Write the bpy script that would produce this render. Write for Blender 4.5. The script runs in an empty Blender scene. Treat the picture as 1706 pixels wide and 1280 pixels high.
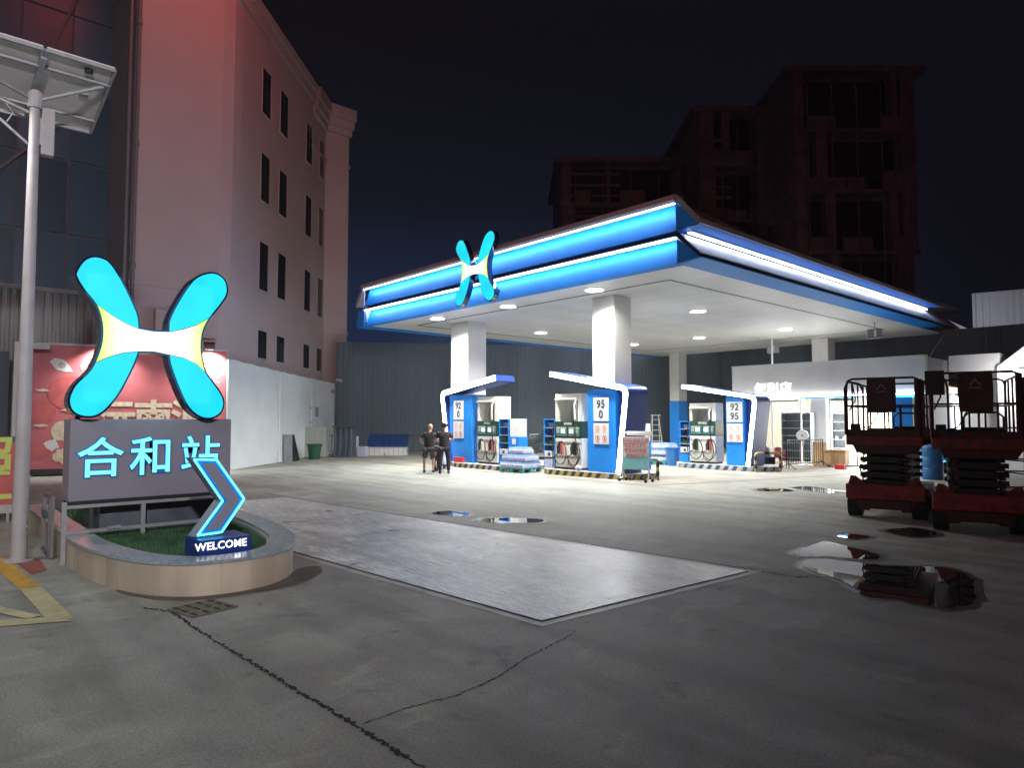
import bpy, math, random
from math import radians, sin, cos, pi
from mathutils import Vector, Matrix
from mathutils.geometry import tessellate_polygon
random.seed(7)
SC = bpy.context.scene
COL = SC.collection

# ------------------------------------------------------------------ camera
cam_d = bpy.data.cameras.new('camera'); cam = bpy.data.objects.new('camera', cam_d); COL.objects.link(cam)
cam.location = (0, 0, 1.75)
cam.rotation_euler = (radians(90 + 2.938), 0, radians(48.0))
cam_d.sensor_width = 36; cam_d.lens = 36 * 1130 / 1706; cam_d.clip_end = 2000; cam_d.clip_start = 0.05
SC.camera = cam

# ------------------------------------------------------------------ night sky
world = bpy.data.worlds.new('World'); SC.world = world; world.use_nodes = True
nt = world.node_tree; nt.nodes.clear()
wo = nt.nodes.new('ShaderNodeOutputWorld'); bg = nt.nodes.new('ShaderNodeBackground'); nt.links.new(bg.outputs[0], wo.inputs[0])
tc = nt.nodes.new('ShaderNodeTexCoord'); sep = nt.nodes.new('ShaderNodeSeparateXYZ'); nt.links.new(tc.outputs['Generated'], sep.inputs[0])
ramp = nt.nodes.new('ShaderNodeValToRGB'); nt.links.new(sep.outputs['Z'], ramp.inputs[0])
cr = ramp.color_ramp
cr.elements[0].position = 0.0; cr.elements[0].color = (0.012, 0.026, 0.062, 1)
cr.elements[1].position = 0.5; cr.elements[1].color = (0.0022, 0.0023, 0.0032, 1)
for p, c in ((0.16, (0.0100, 0.0170, 0.042, 1)), (0.30, (0.0042, 0.0052, 0.0105, 1))):
    e = cr.elements.new(p); e.color = c
dot = nt.nodes.new('ShaderNodeVectorMath'); dot.operation = 'DOT_PRODUCT'; nt.links.new(tc.outputs['Generated'], dot.inputs[0])
dot.inputs[1].default_value = (math.cos(math.radians(152)), math.sin(math.radians(152)), 0)
mrg = nt.nodes.new('ShaderNodeMapRange'); mrg.interpolation_type = 'SMOOTHSTEP'; nt.links.new(dot.outputs['Value'], mrg.inputs['Value'])
mrg.inputs['From Min'].default_value = 0.62; mrg.inputs['From Max'].default_value = 1.0; mrg.inputs['To Min'].default_value = 0.0; mrg.inputs['To Max'].default_value = 1.0
mixs = nt.nodes.new('ShaderNodeMixRGB'); nt.links.new(mrg.outputs[0], mixs.inputs[0]); mixs.inputs[1].default_value = (0.0030, 0.0028, 0.0055, 1); nt.links.new(ramp.outputs[0], mixs.inputs[2])
nt.links.new(mixs.outputs[0], bg.inputs[0]); bg.inputs[1].default_value = 1.05   # the town's blue glow lies to the left

# faint red city glow, the one distant light (falls on the upper walls of the buildings)
sd = bpy.data.lights.new('city_glow', 'SUN'); sd.energy = 0.034; sd.angle = radians(25); sd.color = (1.0, 0.16, 0.15)
so = bpy.data.objects.new('city_glow', sd); COL.objects.link(so)
so.rotation_euler = Vector((0.93, -0.25, 0.12)).to_track_quat('Z', 'Y').to_euler()

SC.view_settings.view_transform = 'Standard'; SC.view_settings.look = 'None'
SC.view_settings.exposure = 0.38; SC.view_settings.gamma = 1; SC.view_settings.use_curve_mapping = False
SC.cycles.use_denoising = True
SC.cycles.max_bounces = 6; SC.cycles.diffuse_bounces = 3; SC.cycles.glossy_bounces = 3; SC.cycles.transparent_max_bounces = 8
SC.cycles.sample_clamp_indirect = 4.0

# ------------------------------------------------------------------ helpers
def mat(name, col, rough=0.55, metal=0.0, var=0.12, scale=6.0, bump=0.0, emit=None, strength=0.0, coat=0.0, streak=None, bscale=None, spec=None, orand=0.0):
    m = bpy.data.materials.new(name); m.use_nodes = True
    n = m.node_tree; b = n.nodes['Principled BSDF']
    b.inputs['Base Color'].default_value = (*col, 1); b.inputs['Roughness'].default_value = rough; b.inputs['Metallic'].default_value = metal
    if coat: b.inputs['Coat Weight'].default_value = coat
    if spec is not None: b.inputs['Specular IOR Level'].default_value = spec
    t = n.nodes.new('ShaderNodeTexCoord'); mp = n.nodes.new('ShaderNodeMapping'); n.links.new(t.outputs['Object'], mp.inputs[0])
    if streak: mp.inputs['Scale'].default_value = streak
    if var:
        nz = n.nodes.new('ShaderNodeTexNoise'); nz.inputs['Scale'].default_value = scale; nz.inputs['Detail'].default_value = 6
        n.links.new(mp.outputs[0], nz.inputs['Vector'])
        r = n.nodes.new('ShaderNodeValToRGB'); r.color_ramp.elements[0].position = 0.3; r.color_ramp.elements[1].position = 0.7
        r.color_ramp.elements[0].color = (*[c * (1 - var) for c in col], 1); r.color_ramp.elements[1].color = (*[min(1, c * (1 + var)) for c in col], 1)
        n.links.new(nz.outputs['Fac'], r.inputs[0]); n.links.new(r.outputs[0], b.inputs['Base Color'])
        mr = n.nodes.new('ShaderNodeMapRange'); mr.inputs['To Min'].default_value = max(0.02, rough - 0.08); mr.inputs['To Max'].default_value = min(1, rough + 0.08)
        n.links.new(nz.outputs['Fac'], mr.inputs['Value']); n.links.new(mr.outputs[0], b.inputs['Roughness'])
    if bump:
        n2 = n.nodes.new('ShaderNodeTexNoise'); n2.inputs['Scale'].default_value = bscale or scale * 6; n2.inputs['Detail'].default_value = 4
        n.links.new(mp.outputs[0], n2.inputs['Vector'])
        bp = n.nodes.new('ShaderNodeBump'); bp.inputs['Strength'].default_value = bump; bp.inputs['Distance'].default_value = 0.02
        n.links.new(n2.outputs['Fac'], bp.inputs['Height']); n.links.new(bp.outputs[0], b.inputs['Normal'])
    if orand:      # every plank, pane or tile a little lighter or darker than the next
        oi = n.nodes.new('ShaderNodeObjectInfo'); om = n.nodes.new('ShaderNodeMapRange'); om.inputs['To Min'].default_value = 1-orand; om.inputs['To Max'].default_value = 1+orand
        n.links.new(oi.outputs['Random'], om.inputs['Value']); mx = n.nodes.new('ShaderNodeMixRGB'); mx.blend_type = 'MULTIPLY'; mx.inputs[0].default_value = 1
        src = b.inputs['Base Color'].links[0].from_socket if b.inputs['Base Color'].links else None
        if src: n.links.new(src, mx.inputs[1])
        else: mx.inputs[1].default_value = (*col, 1)
        n.links.new(om.outputs[0], mx.inputs[2]); n.links.new(mx.outputs[0], b.inputs['Base Color'])
    if emit:
        b.inputs['Emission Color'].default_value = (*emit, 1); b.inputs['Emission Strength'].default_value = strength
    return m

class MB:
    def __init__(s): s.v = []; s.f = []
    def add(s, vs, fs):
        o = len(s.v); s.v += [tuple(v) for v in vs]; s.f += [tuple(i + o for i in f) for f in fs]; return s
    def box(s, x0, x1, y0, y1, z0, z1):
        return s.add([(x0,y0,z0),(x1,y0,z0),(x1,y1,z0),(x0,y1,z0),(x0,y0,z1),(x1,y0,z1),(x1,y1,z1),(x0,y1,z1)],
                     [(3,2,1,0),(4,5,6,7),(0,1,5,4),(1,2,6,5),(2,3,7,6),(3,0,4,7)])
    def bar(s, p, q, w, h=None, up=(0,0,1)):       # rectangular bar from p to q
        p = Vector(p); q = Vector(q); h = h or w; d = (q - p).normalized(); u = Vector(up)
        if abs(d.dot(u)) > 0.98: u = Vector((1, 0, 0))
        a = d.cross(u).normalized(); b = a.cross(d); a = a * w / 2; b = b * h / 2
        vs = [p-a-b, p+a-b, p+a+b, p-a+b, q-a-b, q+a-b, q+a+b, q-a+b]
        return s.add(vs, [(0,1,2,3),(7,6,5,4),(0,4,5,1),(1,5,6,2),(2,6,7,3),(3,7,4,0)])
    def cyl(s, p, q, r0, r1=None, n=10):
        p = Vector(p); q = Vector(q); r1 = r0 if r1 is None else r1; d = (q - p).normalized()
        u = Vector((0,0,1)) if abs(d.z) < 0.95 else Vector((1,0,0)); a = d.cross(u).normalized(); b = a.cross(d)
        vs = []
        for c, r in ((p, r0), (q, r1)):
            for i in range(n): t = 2*pi*i/n; vs.append(c + a*cos(t)*r + b*sin(t)*r)
        fs = [(i, (i+1) % n, n + (i+1) % n, n + i) for i in range(n)] + [tuple(range(n))[::-1], tuple(range(n, 2*n))]
        return s.add(vs, fs)
    def tube(s, pts, r, n=8, closed=False):
        pts = [Vector(p) for p in pts]; m = len(pts); base = len(s.v); vs = []
        pa = None
        for i, p in enumerate(pts):
            if closed: d = pts[(i+1) % m] - pts[i-1]
            else: d = pts[min(i+1, m-1)] - pts[max(i-1, 0)]
            d.normalize()
            if pa is None:
                u = Vector((0,0,1)) if abs(d.z) < 0.95 else Vector((1,0,0)); a = d.cross(u).normalized()
            else:
                a = (pa - d * pa.dot(d)).normalized()
            pa = a; b = a.cross(d)
            for k in range(n): t = 2*pi*k/n; vs.append(p + a*cos(t)*r + b*sin(t)*r)
        fs = []
        for i in range(m if closed else m-1):
            j = (i+1) % m
            for k in range(n): fs.append((i*n+k, i*n+(k+1) % n, j*n+(k+1) % n, j*n+k))
        if not closed: fs += [tuple(range(n))[::-1], tuple(range((m-1)*n, m*n))]
        return s.add(vs, fs)
    def prism(s, poly, w0, w1, f):                 # poly in (u,v); f(u,v,w) -> xyz
        tri = tessellate_polygon([[Vector((u, v, 0)) for u, v in poly]])
        n = len(poly)
        vs = [f(u, v, w0) for u, v in poly] + [f(u, v, w1) for u, v in poly]
        fs = [tuple(t) for t in tri] + [tuple(i + n for i in t)[::-1] for t in tri] + [(i, (i+1) % n, n + (i+1) % n, n + i) for i in range(n)]
        return s.add(vs, fs)
    def flat(s, poly, z):
        tri = tessellate_polygon([[Vector((u, v, 0)) for u, v in poly]])
        return s.add([(u, v, z) for u, v in poly], [tuple(t) if tri_up(poly, t) else tuple(t)[::-1] for t in tri])
    def sphere(s, c, r, nu=10, nv=6, sc=(1,1,1)):
        vs = [(c[0], c[1], c[2] - r*sc[2])]
        for j in range(1, nv):
            ph = -pi/2 + pi*j/nv
            for i in range(nu): t = 2*pi*i/nu; vs.append((c[0]+r*sc[0]*cos(ph)*cos(t), c[1]+r*sc[1]*cos(ph)*sin(t), c[2]+r*sc[2]*sin(ph)))
        vs.append((c[0], c[1], c[2] + r*sc[2])); top = len(vs) - 1; fs = []
        for i in range(nu):
            fs.append((0, 1+(i+1) % nu, 1+i)); fs.append((top, 1+(nv-2)*nu+i, 1+(nv-2)*nu+(i+1) % nu))
            for j in range(nv-2): a = 1+j*nu+i; b = 1+j*nu+(i+1) % nu; fs.append((a, b, b+nu, a+nu))
        return s.add(vs, fs)
    def lathe(s, c, prof, n=16):                   # prof: (r,z) list
        vs = []
        for r, z in prof:
            for i in range(n): t = 2*pi*i/n; vs.append((c[0]+r*cos(t), c[1]+r*sin(t), c[2]+z))
        fs = [(j*n+i, j*n+(i+1) % n, (j+1)*n+(i+1) % n, (j+1)*n+i) for j in range(len(prof)-1) for i in range(n)]
        fs += [tuple(range(n))[::-1], tuple(range((len(prof)-1)*n, len(prof)*n))]
        return s.add(vs, fs)
    def mesh(s, name, m, smooth=False, tri=False):
        me = bpy.data.meshes.new(name); me.from_pydata(s.v, [], s.f); me.update()
        import bmesh
        bm = bmesh.new(); bm.from_mesh(me); bmesh.ops.recalc_face_normals(bm, faces=bm.faces) if not tri else None; bm.to_mesh(me); bm.free()
        if m: me.materials.append(m)
        if smooth:
            for p in me.polygons: p.use_smooth = True
            try: me.set_sharp_from_angle(angle=radians(40))
            except Exception: pass
        return me
    def build(s, name, m, parent=None, world=False, smooth=False, bevel=0, flatup=False):
        if world and parent:
            mi = base_matrix(parent).inverted(); s.v = [tuple(mi @ Vector(v)) for v in s.v]
        o = bpy.data.objects.new(name, s.mesh(name, m, smooth, flatup)); COL.objects.link(o)
        if parent: o.parent = parent
        if bevel:
            bv = o.modifiers.new('bevel', 'BEVEL'); bv.width = bevel; bv.segments = 2; bv.limit_method = 'ANGLE'
        return o
def tri_up(poly, t):
    a, b, c = (poly[i] for i in t); return (b[0]-a[0])*(c[1]-a[1]) - (b[1]-a[1])*(c[0]-a[0]) > 0
def base_matrix(o):
    m = Matrix.LocRotScale(o.location, o.rotation_euler, o.scale)
    return base_matrix(o.parent) @ m if o.parent else m
def thing(name, label, cat, loc=(0,0,0), rz=0, group=None):
    o = bpy.data.objects.new(name, None); COL.objects.link(o); o.location = loc; o.rotation_euler = (0, 0, rz)
    o.empty_display_size = 0.2; o['label'] = label; o['category'] = cat
    if group: o['group'] = group
    return o
def tag(o, label, cat, group=None):
    o['label'] = label; o['category'] = cat
    if group: o['group'] = group
    return o
def struct(name, mb, m, label=None, flatup=False, smooth=False):
    o = mb.build(name, m, flatup=flatup, smooth=smooth); o['kind'] = 'structure'
    if label: o['label'] = label
    return o
def copy_tree(o, parent=None):
    c = o.copy(); COL.objects.link(c); c.parent = parent
    for ch in o.children: copy_tree(ch, c)
    return c
def share(o, loc, rot=None, parent=None):
    c = o.copy(); COL.objects.link(c); c.location = loc
    if rot is not None: c.rotation_euler = rot
    c.parent = parent or o.parent
    return c
def text(s, size, loc, facing, m, parent=None, name='lettering', extrude=0.01, bold=0.0, align='CENTER', world=True, spacing=1.0, sx=1.0, line=1.0, rz=None):
    cu = bpy.data.curves.new(name, 'FONT'); cu.body = s; cu.size = size; cu.extrude = extrude; cu.offset = bold
    cu.align_x = align; cu.align_y = 'CENTER'; cu.space_character = spacing; cu.space_line = line; cu.resolution_u = 3
    cu.materials.append(m); o = bpy.data.objects.new(name, cu); COL.objects.link(o)
    o.rotation_euler = (radians(90), 0, radians({'+x': 90, '-y': 0}[facing]) if rz is None else rz); o.scale = (sx, 1, 1)
    loc = Vector(loc)
    if parent:
        o.parent = parent
        if world:
            loc = base_matrix(parent).inverted() @ loc
            o.rotation_euler[2] -= parent.rotation_euler[2]
    o.location = loc
    bpy.context.view_layer.update()
    me = bpy.data.meshes.new_from_object(o.evaluated_get(bpy.context.evaluated_depsgraph_get()))
    n = bpy.data.objects.new(name, me); COL.objects.link(n); n.parent = o.parent; n.location = o.location; n.rotation_euler = o.rotation_euler; n.scale = o.scale
    bpy.data.objects.remove(o); bpy.data.curves.remove(cu)
    return n
def arc(cx, cy, r, a0, a1, n=8): return [(cx + r*cos(radians(a0+(a1-a0)*i/n)), cy + r*sin(radians(a0+(a1-a0)*i/n))) for i in range(n+1)]
def light(kind, name, loc, power, color=(1,1,1), size=0.3, parent=None, rot=(0,0,0), spot=None, shape='DISK', blend=0.4, size_y=None):
    d = bpy.data.lights.new(name, kind); d.energy = power; d.color = color
    if kind == 'AREA':
        d.shape = shape; d.size = size
        if size_y: d.size_y = size_y
    else: d.shadow_soft_size = size
    if kind == 'SPOT': d.spot_size = radians(spot or 100); d.spot_blend = blend
    o = bpy.data.objects.new(name, d); COL.objects.link(o); o.location = loc; o.rotation_euler = rot
    if parent: o.parent = parent; o.location = base_matrix(parent).inverted() @ Vector(loc)
    return o
def aim(o, d): o.rotation_euler = Vector(d).to_track_quat('-Z', 'Y').to_euler()

# ------------------------------------------------------------------ materials
def ground_mat(name, col, var, rough, wet=0.0, tint=None, brush=False):
    m = bpy.data.materials.new(name); m.use_nodes = True; n = m.node_tree; b = n.nodes['Principled BSDF']; L = n.links.new
    t = n.nodes.new('ShaderNodeTexCoord')
    def noise(scale, detail=6, dist=0.0, mapscale=None, rot=0):
        z = n.nodes.new('ShaderNodeTexNoise'); z.inputs['Scale'].default_value = scale; z.inputs['Detail'].default_value = detail; z.inputs['Distortion'].default_value = dist
        mp = n.nodes.new('ShaderNodeMapping'); L(t.outputs['Object'], mp.inputs[0])
        if mapscale: mp.inputs['Scale'].default_value = mapscale
        mp.inputs['Rotation'].default_value = (0, 0, rot)
        L(mp.outputs[0], z.inputs['Vector']); return z
    def ramp(src, p0, c0, p1, c1):
        r = n.nodes.new('ShaderNodeValToRGB'); r.color_ramp.elements[0].position = p0; r.color_ramp.elements[1].position = p1
        r.color_ramp.elements[0].color = (*c0, 1); r.color_ramp.elements[1].color = (*c1, 1); L(src.outputs['Fac'], r.inputs[0]); return r
    def mul(a, b_, fac=1.0, mode='MULTIPLY'):
        x = n.nodes.new('ShaderNodeMixRGB'); x.blend_type = mode; x.inputs[0].default_value = fac; L(a.outputs[0], x.inputs[1]); L(b_.outputs[0], x.inputs[2]); return x
    big = noise(0.22, 5, 0.6)
    base = ramp(big, 0.35, [c*(1-var) for c in col], 0.65, [c*(1+var) for c in col])
    mid = noise(1.7, 8, 0.4); c2 = mul(base, ramp(mid, 0.3, (0.72,)*3, 0.7, (1.1,)*3))
    fine = noise(55, 3); c3 = mul(c2, ramp(fine, 0.35, (0.82,)*3, 0.65, (1.12,)*3))
    agg = noise(190, 2); c3 = mul(c3, ramp(agg, 0.42, (0.72,)*3, 0.55, (1.06,)*3))
    drips = noise(3.2, 10, 1.2); c3 = mul(c3, ramp(drips, 0.27, (0.70, 0.70, 0.69), 0.38, (1.0,)*3))
    pale = noise(2.6, 12, 0.8, (1, 0.45, 1), 0.3); c3 = mul(c3, ramp(pale, 0.60, (1.0,)*3, 0.74, (1.28, 1.29, 1.28)))
    tyre = noise(1.0, 4, 0.2, (0.25, 2.2, 1), 0.6); c4 = mul(c3, ramp(tyre, 0.38, (0.80, 0.79, 0.78), 0.56, (1.03,)*3))
    spots = n.nodes.new('ShaderNodeTexVoronoi'); spots.inputs['Scale'].default_value = 0.9
    L(t.outputs['Object'], spots.inputs['Vector'])
    rs = n.nodes.new('ShaderNodeValToRGB'); rs.color_ramp.elements[0].position = 0.03; rs.color_ramp.elements[1].position = 0.11
    rs.color_ramp.elements[0].color = (0.55,)*3 + (1,); rs.color_ramp.elements[1].color = (1,)*4; L(spots.outputs['Distance'], rs.inputs[0])
    c5 = mul(c4, rs, 0.5)
    last = c5
    if brush:
        br = noise(9, 3, 0.1, (0.35, 9, 1), 0.9); br2 = noise(9, 3, 0.1, (0.35, 8, 1), -0.35)
        last = mul(last, ramp(br, 0.42, (0.66,)*3, 0.58, (1.14,)*3)); last = mul(last, ramp(br2, 0.42, (0.85,)*3, 0.58, (1.08,)*3))
    L(last.outputs[0], b.inputs['Base Color'])
    rr = n.nodes.new('ShaderNodeMapRange'); rr.inputs['From Min'].default_value = 0.3; rr.inputs['From Max'].default_value = 0.7
    rr.inputs['To Min'].default_value = rough - 0.07; rr.inputs['To Max'].default_value = rough + 0.09; L(mid.outputs['Fac'], rr.inputs['Value']); L(rr.outputs[0], b.inputs['Roughness'])
    bp = n.nodes.new('ShaderNodeBump'); bp.inputs['Strength'].default_value = 0.35; bp.inputs['Distance'].default_value = 0.01
    L(fine.outputs['Fac'], bp.inputs['Height'])
    bp2 = n.nodes.new('ShaderNodeBump'); bp2.inputs['Strength'].default_value = 0.3; bp2.inputs['Distance'].default_value = 0.03
    L(mid.outputs['Fac'], bp2.inputs['Height']); L(bp.outputs[0], bp2.inputs['Normal']); L(bp2.outputs[0], b.inputs['Normal'])
    return m
M = {}
M['concrete'] = ground_mat('forecourt concrete', (0.350, 0.368, 0.335), 0.14, 0.66)
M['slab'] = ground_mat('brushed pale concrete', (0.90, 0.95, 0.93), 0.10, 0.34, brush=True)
M['slabedge'] = mat('worn slab edging', (0.42, 0.42, 0.40), 0.5, var=0.3, scale=3)
M['joint'] = mat('tar joint', (0.018, 0.018, 0.018), 0.8, var=0.3)
M['damp'] = mat('damp earth stain', (0.11, 0.085, 0.072), 0.5, var=0.4, scale=4)
M['dampc'] = ground_mat('damp concrete', (0.085, 0.082, 0.078), 0.15, 0.42)
M['water'] = mat('still water', (0.03, 0.03, 0.03), 0.012, var=0, spec=1.0)
_b = M['water'].node_tree.nodes['Principled BSDF']; _b.inputs['IOR'].default_value = 2.2; _b.inputs['Coat Weight'].default_value = 1.0; _b.inputs['Coat Roughness'].default_value = 0.01; _b.inputs['Coat IOR'].default_value = 1.8
M['white'] = mat('white painted metal', (0.72, 0.72, 0.72), 0.38, var=0.04, scale=3)
M['soffit'] = mat('white aluminium soffit', (0.86, 0.87, 0.88), 0.36, var=0.07, scale=0.8, orand=0.035)
M['wallwhite'] = mat('white render', (0.78, 0.78, 0.79), 0.65, var=0.07, scale=1.2, bump=0.1, bscale=30)
M['hoard'] = mat('off white hoarding', (0.74, 0.79, 0.81), 0.6, var=0.07, scale=0.8)
M['blue'] = mat('bright blue panel', (0.016, 0.23, 0.74), 0.5, var=0.05, scale=2, spec=0.2)
M['bluedeep'] = mat('deep blue panel', (0.012, 0.045, 0.26), 0.35, var=0.05)
M['navy'] = mat('navy recess', (0.008, 0.018, 0.075), 0.4, var=0.05)
M['lav'] = mat('pearl panel', (0.66, 0.68, 0.88), 0.4, var=0.05)
M['cove'] = mat('cove led', (0.9, 0.95, 1), 0.4, var=0, emit=(0.62, 0.90, 1.0), strength=25)
M['ledshop'] = mat('shop led', (0.9, 0.95, 1), 0.4, var=0, emit=(0.92, 0.96, 1.0), strength=11)
M['ledside'] = mat('side led', (0.9, 0.95, 1), 0.4, var=0, emit=(0.80, 0.90, 1.0), strength=15)
M['rim'] = mat('grey rim', (0.30, 0.28, 0.30), 0.5, var=0.1)
M['led'] = mat('led strip', (0.9, 0.95, 1), 0.4, var=0, emit=(0.85, 0.95, 1.0), strength=5)
M['ledarch'] = mat('arch led', (0.9, 0.95, 1), 0.4, var=0, emit=(0.93, 0.96, 1.0), strength=13)
M['ledcyan'] = mat('cyan led', (0.1, 0.9, 1), 0.4, var=0, emit=(0.10, 0.80, 1.0), strength=2.2)
M['lamp'] = mat('lamp lens', (1, 1, 1), 0.4, var=0, emit=(1, 0.99, 0.95), strength=14)
M['cyan'] = mat('lit cyan acrylic', (0.0, 0.03, 0.05), 0.3, var=0, emit=(0.016, 0.78, 1.0), strength=1.0)
_n = M['cyan'].node_tree; _z = _n.nodes.new('ShaderNodeTexNoise'); _z.inputs['Scale'].default_value = 1.6; _z.inputs['Detail'].default_value = 1
_t = _n.nodes.new('ShaderNodeTexCoord'); _n.links.new(_t.outputs['Object'], _z.inputs['Vector']); _r = _n.nodes.new('ShaderNodeMapRange')
_r.inputs['From Min'].default_value = 0.3; _r.inputs['From Max'].default_value = 0.7; _r.inputs['To Min'].default_value = 0.68; _r.inputs['To Max'].default_value = 0.88
_n.links.new(_z.outputs['Fac'], _r.inputs['Value']); _n.links.new(_r.outputs[0], _n.nodes['Principled BSDF'].inputs['Emission Strength'])   # uneven LEDs behind the acrylic
M['casing'] = mat('glossy navy casing', (0.006, 0.012, 0.05), 0.15, var=0.05, coat=0.6)
M['glyph'] = mat('lit cyan letters', (0.05, 0.7, 0.8), 0.3, var=0, emit=(0.24, 0.90, 0.97), strength=0.88)
M['glyphw'] = mat('lit white letters', (1, 1, 1), 0.3, var=0, emit=(1, 0.95, 0.97), strength=1.3)
M['pylon'] = mat('grey aluminium panel', (0.30, 0.29, 0.36), 0.42, var=0.05, scale=1.5, metal=0.15)
M['galv'] = mat('galvanised steel', (0.40, 0.41, 0.44), 0.45, metal=0.35, var=0.15, scale=8)
M['polepaint'] = mat('weathered pole paint', (0.48, 0.45, 0.47), 0.5, var=0.1, scale=5)
M['black'] = mat('black painted steel', (0.018, 0.018, 0.02), 0.45, var=0.1)
M['rubber'] = mat('rubber', (0.02, 0.02, 0.02), 0.75, var=0.2)
M['tile'] = mat('beige stone tile', (0.56, 0.47, 0.37), 0.5, var=0.16, scale=3.5, bump=0.12, orand=0.10, streak=(1,1,0.3))
M['coping'] = mat('grey polished granite', (0.30, 0.36, 0.40), 0.24, var=0.2, scale=18, orand=0.12)
M['soil'] = mat('soil', (0.03, 0.03, 0.02), 0.9, var=0.3)
M['grass'] = mat('short turf', (0.055, 0.14, 0.065), 0.6, var=0.5, scale=5)
M['pink'] = mat('cream rendered wall', (0.54, 0.45, 0.45), 0.7, var=0.06, scale=0.6, bump=0.08, bscale=14)
M['glass'] = mat('dark glazing', (0.015, 0.03, 0.035), 0.08, var=0.1, spec=0.8)
M['curtain'] = mat('curtain wall glass', (0.10, 0.18, 0.27), 0.30, orand=0.25, var=0.25, scale=0.25, streak=(1, 0.6, 0.3), spec=0.7)
M['frame'] = mat('grey window frame', (0.20, 0.19, 0.21), 0.5, var=0.1)
M['corr'] = mat('grey green sheet steel', (0.40, 0.44, 0.42), 0.5, var=0.25, scale=1.2, streak=(1, 1, 0.15), orand=0.10)
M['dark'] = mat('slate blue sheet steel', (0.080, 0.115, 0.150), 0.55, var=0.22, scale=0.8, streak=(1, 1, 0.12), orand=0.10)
M['red'] = mat('festive red print', (0.56, 0.15, 0.17), 0.5, var=0.25, scale=0.7)
M['redsoft'] = mat('soft red print', (0.55, 0.12, 0.12), 0.5, var=0.2, scale=3)
M['cream'] = mat('cream print', (0.72, 0.62, 0.46), 0.5, var=0.2, scale=9)
M['cream2'] = mat('dispenser cream paint', (0.80, 0.79, 0.73), 0.4, var=0.05)
M['greenp'] = mat('dark green display panel', (0.012, 0.045, 0.035), 0.3, var=0.1)
M['teal'] = mat('teal display surround', (0.06, 0.18, 0.15), 0.3, var=0.1)
M['screen'] = mat('lcd screen', (0.6, 0.7, 0.7), 0.2, var=0, emit=(0.75, 0.9, 0.9), strength=0.9)
M['ink'] = mat('dark slate ink', (0.02, 0.04, 0.09), 0.5, var=0)
M['orange'] = mat('orange print', (0.78, 0.42, 0.30), 0.5, var=0)
M['redink'] = mat('red print', (0.62, 0.14, 0.13), 0.5, var=0)
M['paper'] = mat('white sign plate', (0.74, 0.74, 0.76), 0.45, var=0.03)
M['yellow'] = mat('worn yellow paint', (0.45, 0.36, 0.12), 0.55, var=0.25, scale=8)
M['blackp'] = mat('worn black paint', (0.03, 0.035, 0.045), 0.55, var=0.3, scale=8)
M['stripew'] = mat('white kerb paint', (0.55, 0.57, 0.56), 0.5, var=0.15, scale=8)
M['stripeb'] = mat('blue kerb paint', (0.025, 0.07, 0.16), 0.5, var=0.2, scale=8)
M['kerb'] = mat('pale kerb concrete', (0.45, 0.45, 0.43), 0.6, var=0.12, scale=5)
M['roady'] = mat('faded yellow road paint', (0.55, 0.50, 0.30), 0.6, var=0.22, scale=5)
M['roado'] = mat('orange yellow road paint', (0.60, 0.36, 0.06), 0.6, var=0.2, scale=5)
M['roadr'] = mat('dull red road paint', (0.28, 0.10, 0.08), 0.7, var=0.2, scale=5)
M['liftred'] = mat('red machine paint', (0.27, 0.024, 0.026), 0.5, var=0.55, scale=7, bump=0.15)
M['liftdark'] = mat('dark red worn paint', (0.085, 0.015, 0.016), 0.55, var=0.5, scale=9, bump=0.15)
M['grease'] = mat('greasy dark steel', (0.035, 0.02, 0.02), 0.5, var=0.3)
M['wood'] = mat('pale plywood', (0.50, 0.31, 0.16), 0.55, var=0.15, scale=2, streak=(8, 1, 1))
M['intwall'] = mat('cream interior wall', (0.66, 0.62, 0.50), 0.7, var=0.04)
M['intfloor'] = mat('pale floor tile', (0.55, 0.53, 0.50), 0.4, var=0.1)
M['shelf'] = mat('grey shelving', (0.30, 0.33, 0.37), 0.45, var=0.06)
M['drum'] = mat('blue plastic drum', (0.03, 0.16, 0.42), 0.35, var=0.06)
M['bottle'] = mat('blue tinted bottle', (0.30, 0.42, 0.66), 0.25, var=0.3, scale=30)
M['wrap'] = mat('printed bottle wrap', (0.52, 0.55, 0.76), 0.3, var=0.3, scale=25)
M['palletteal'] = mat('teal plastic pallet', (0.03, 0.30, 0.33), 0.45, var=0.1)
M['binG'] = mat('green plastic bin', (0.015, 0.09, 0.05), 0.4, var=0.1)
M['lidblue'] = mat('dark blue cover', (0.012, 0.055, 0.20), 0.45, var=0.1)
M['skin'] = mat('skin', (0.42, 0.24, 0.17), 0.5, var=0.05)
M['hair'] = mat('black hair', (0.012, 0.010, 0.010), 0.6, var=0.2)
M['shirt'] = mat('black cotton', (0.012, 0.013, 0.016), 0.8, var=0.3, scale=12)
M['shirt2'] = mat('dark maroon black cotton', (0.018, 0.011, 0.014), 0.8, var=0.3, scale=12)
M['shorts'] = mat('dark grey patterned shorts', (0.05, 0.05, 0.06), 0.8, var=0.6, scale=16)
M['trouser'] = mat('dark trousers', (0.018, 0.020, 0.03), 0.8, var=0.2)
M['chairred'] = mat('red plastic', (0.55, 0.03, 0.04), 0.4, var=0.05)
M['carpaint'] = mat('dark green black car paint', (0.02, 0.03, 0.027), 0.2, var=0.05, coat=0.8)
M['tank'] = mat('dark purple brick', (0.22, 0.15, 0.17), 0.8, var=0.35, scale=0.9, bump=0.1)
M['roofred'] = mat('dull pink roof sheet', (0.30, 0.20, 0.22), 0.7, var=0.1)
M['opening'] = mat('dark opening', (0.01, 0.01, 0.012), 0.6, var=0.1)
M['brick'] = mat('brown worn edge', (0.10, 0.07, 0.05), 0.8, var=0.3)
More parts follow.
